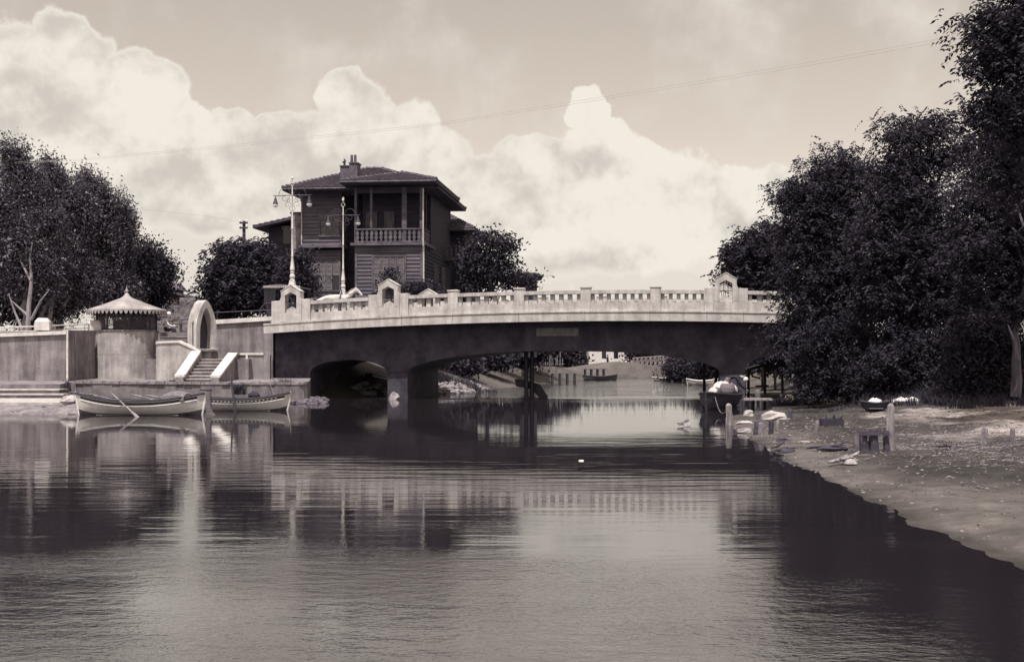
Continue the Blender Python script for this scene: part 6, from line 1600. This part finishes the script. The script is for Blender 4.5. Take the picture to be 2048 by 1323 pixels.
def straw():
    mb = MB(); rn = random.Random(21)
    for i in range(2600):
        y = rn.gauss(23.5,3.0); x = rn.gauss(8.6,1.1) + (y-23.5)*0.05
        if not (14 < y < 33 and x > np.interp(y,*XR)+1.2): continue
        z = gz(x,y)+0.004; a = rn.uniform(-1.5,1.5); l = rn.uniform(0.03,0.15)*(1.6 if rn.random() < 0.08 else 1.0); c, q = math.cos(a)*l/2, math.sin(a)*l/2; r = rn.uniform(0.002,0.005)
        mb.tube([(x-c,y-q,z),(x,y,z+rn.uniform(0.004,0.03)),(x+c,y+q,z+rn.uniform(0,0.015))], r, 3, False)
    tag(mb.build('straw_litter', M['straw']), 'pale straw and twigs strewn in a drift across the beach', 'straw', kind='stuff')
straw()
# litter and weeds along the foot of the walls
grass_tuft('dark weed clump growing on the quay behind the moored boats', 480, 50.45, 0.45, 16, 26, 260, 71, 'leaf_c')
for i, (px, w_, lab) in enumerate(((150,40,'weeds and rubbish at the foot of the shaded return wall'),(350,20,'dry weed tuft beside the foot of the stairway'),(570,26,'weeds at the foot of the bridge abutment'))):
    grass_tuft(lab, px, 53.2 if i == 0 else 52.0, 0.82, w_, 14, 160, 60+i, 'leaf_c' if i != 1 else 'grass')

# ------------------------------------------------------------------ utility pole and overhead wires
def utility_pole():
    D = 72; x, y = wpt(488, D); r = empty('utility_pole', (x, y, 3.0)); tag(r, 'wooden utility pole with two crossarms left of the house', 'pole'); z = lambda py: H+(HY-py)/F*D-3.0
    m = MB(); m.tube([(0,0,-0.5),(0,0,z(442))], [0.13,0.09], 8); m.build('shaft', M['wood_dark'], r)
    for py in (446,456):
        m = MB(); m.box(-0.24,0.24,-0.15,-0.09,z(py)-0.05,z(py)+0.05); arm = m.build('crossarm', M['wood_dark'], r)
        for s in (-0.2,0.2):
            m = MB(); m.lathe([(0.03,0.05),(0.045,0.10),(0.04,0.16),(0.02,0.19)], (s,-0.12,z(py)), 8); m.build('insulator', M['globe'], arm, smooth=True)
utility_pole()
def wire(label, pts, r=0.0055):
    m = MB(); ps = [P(*p) for p in pts]
    full = []
    for a, b in zip(ps, ps[1:]):
        full += [a.lerp(b, t/8) for t in range(8)]
    m.tube(full+[ps[-1]], r, 4); tag(m.build('overhead_wire', M['wire']), label, 'wire', 'overhead wires across the sky')
wire('upper of the two thin wires crossing the sky to the right trees', [(-300,340,62),(160,318,60),(500,286,57),(870,247,54),(1250,187,50),(1600,128,46),(1945,66,42),(2150,28,40)])
wire('lower of the two thin wires crossing the sky to the right trees', [(-300,342,62),(160,321,60),(500,290,57),(870,251,54),(1250,192,50),(1600,134,46),(1945,73,42),(2150,36,40)])
wire('faint wire running from the left trees to the utility pole', [(100,405,66),(280,418,68),(400,430,70),(487,444,72)], 0.005)

# ------------------------------------------------------------------ ropes and a floating scrap
def rope(label, a, b, sag):
    a, b = Vector(a), Vector(b); m = MB()
    m.tube([a.lerp(b, t/10)-Vector((0,0,sag*math.sin(math.pi*t/10))) for t in range(11)], 0.012, 5); tag(m.build('mooring_rope', M['wood_mid']), label, 'rope', 'mooring ropes')
rope('slack rope from the left tip of the white boat to the quay', P(157,787,40.1), P(150,768,51.9), 0.25)
rope('rope from the bow of the dashed stripe boat to the quay', P(570,797,43.3), P(540,768,50.7), 0.3)
rope('rope hanging from the dark boat to the pale topped stake', P(1430,793,43.6), P(1457,814,34.0), 0.35)
fs_ = MB(); fs_.blob((0,0,0.0), (0.045,0.035,0.018), 3, 9, 6, 0.2); o_ = fs_.build('floating_scrap', M['cloth']); o_.location = P(1162,921,22.07); o_.location.z = 0.0; tag(o_, 'small white scrap floating in the middle of the river', 'scrap')
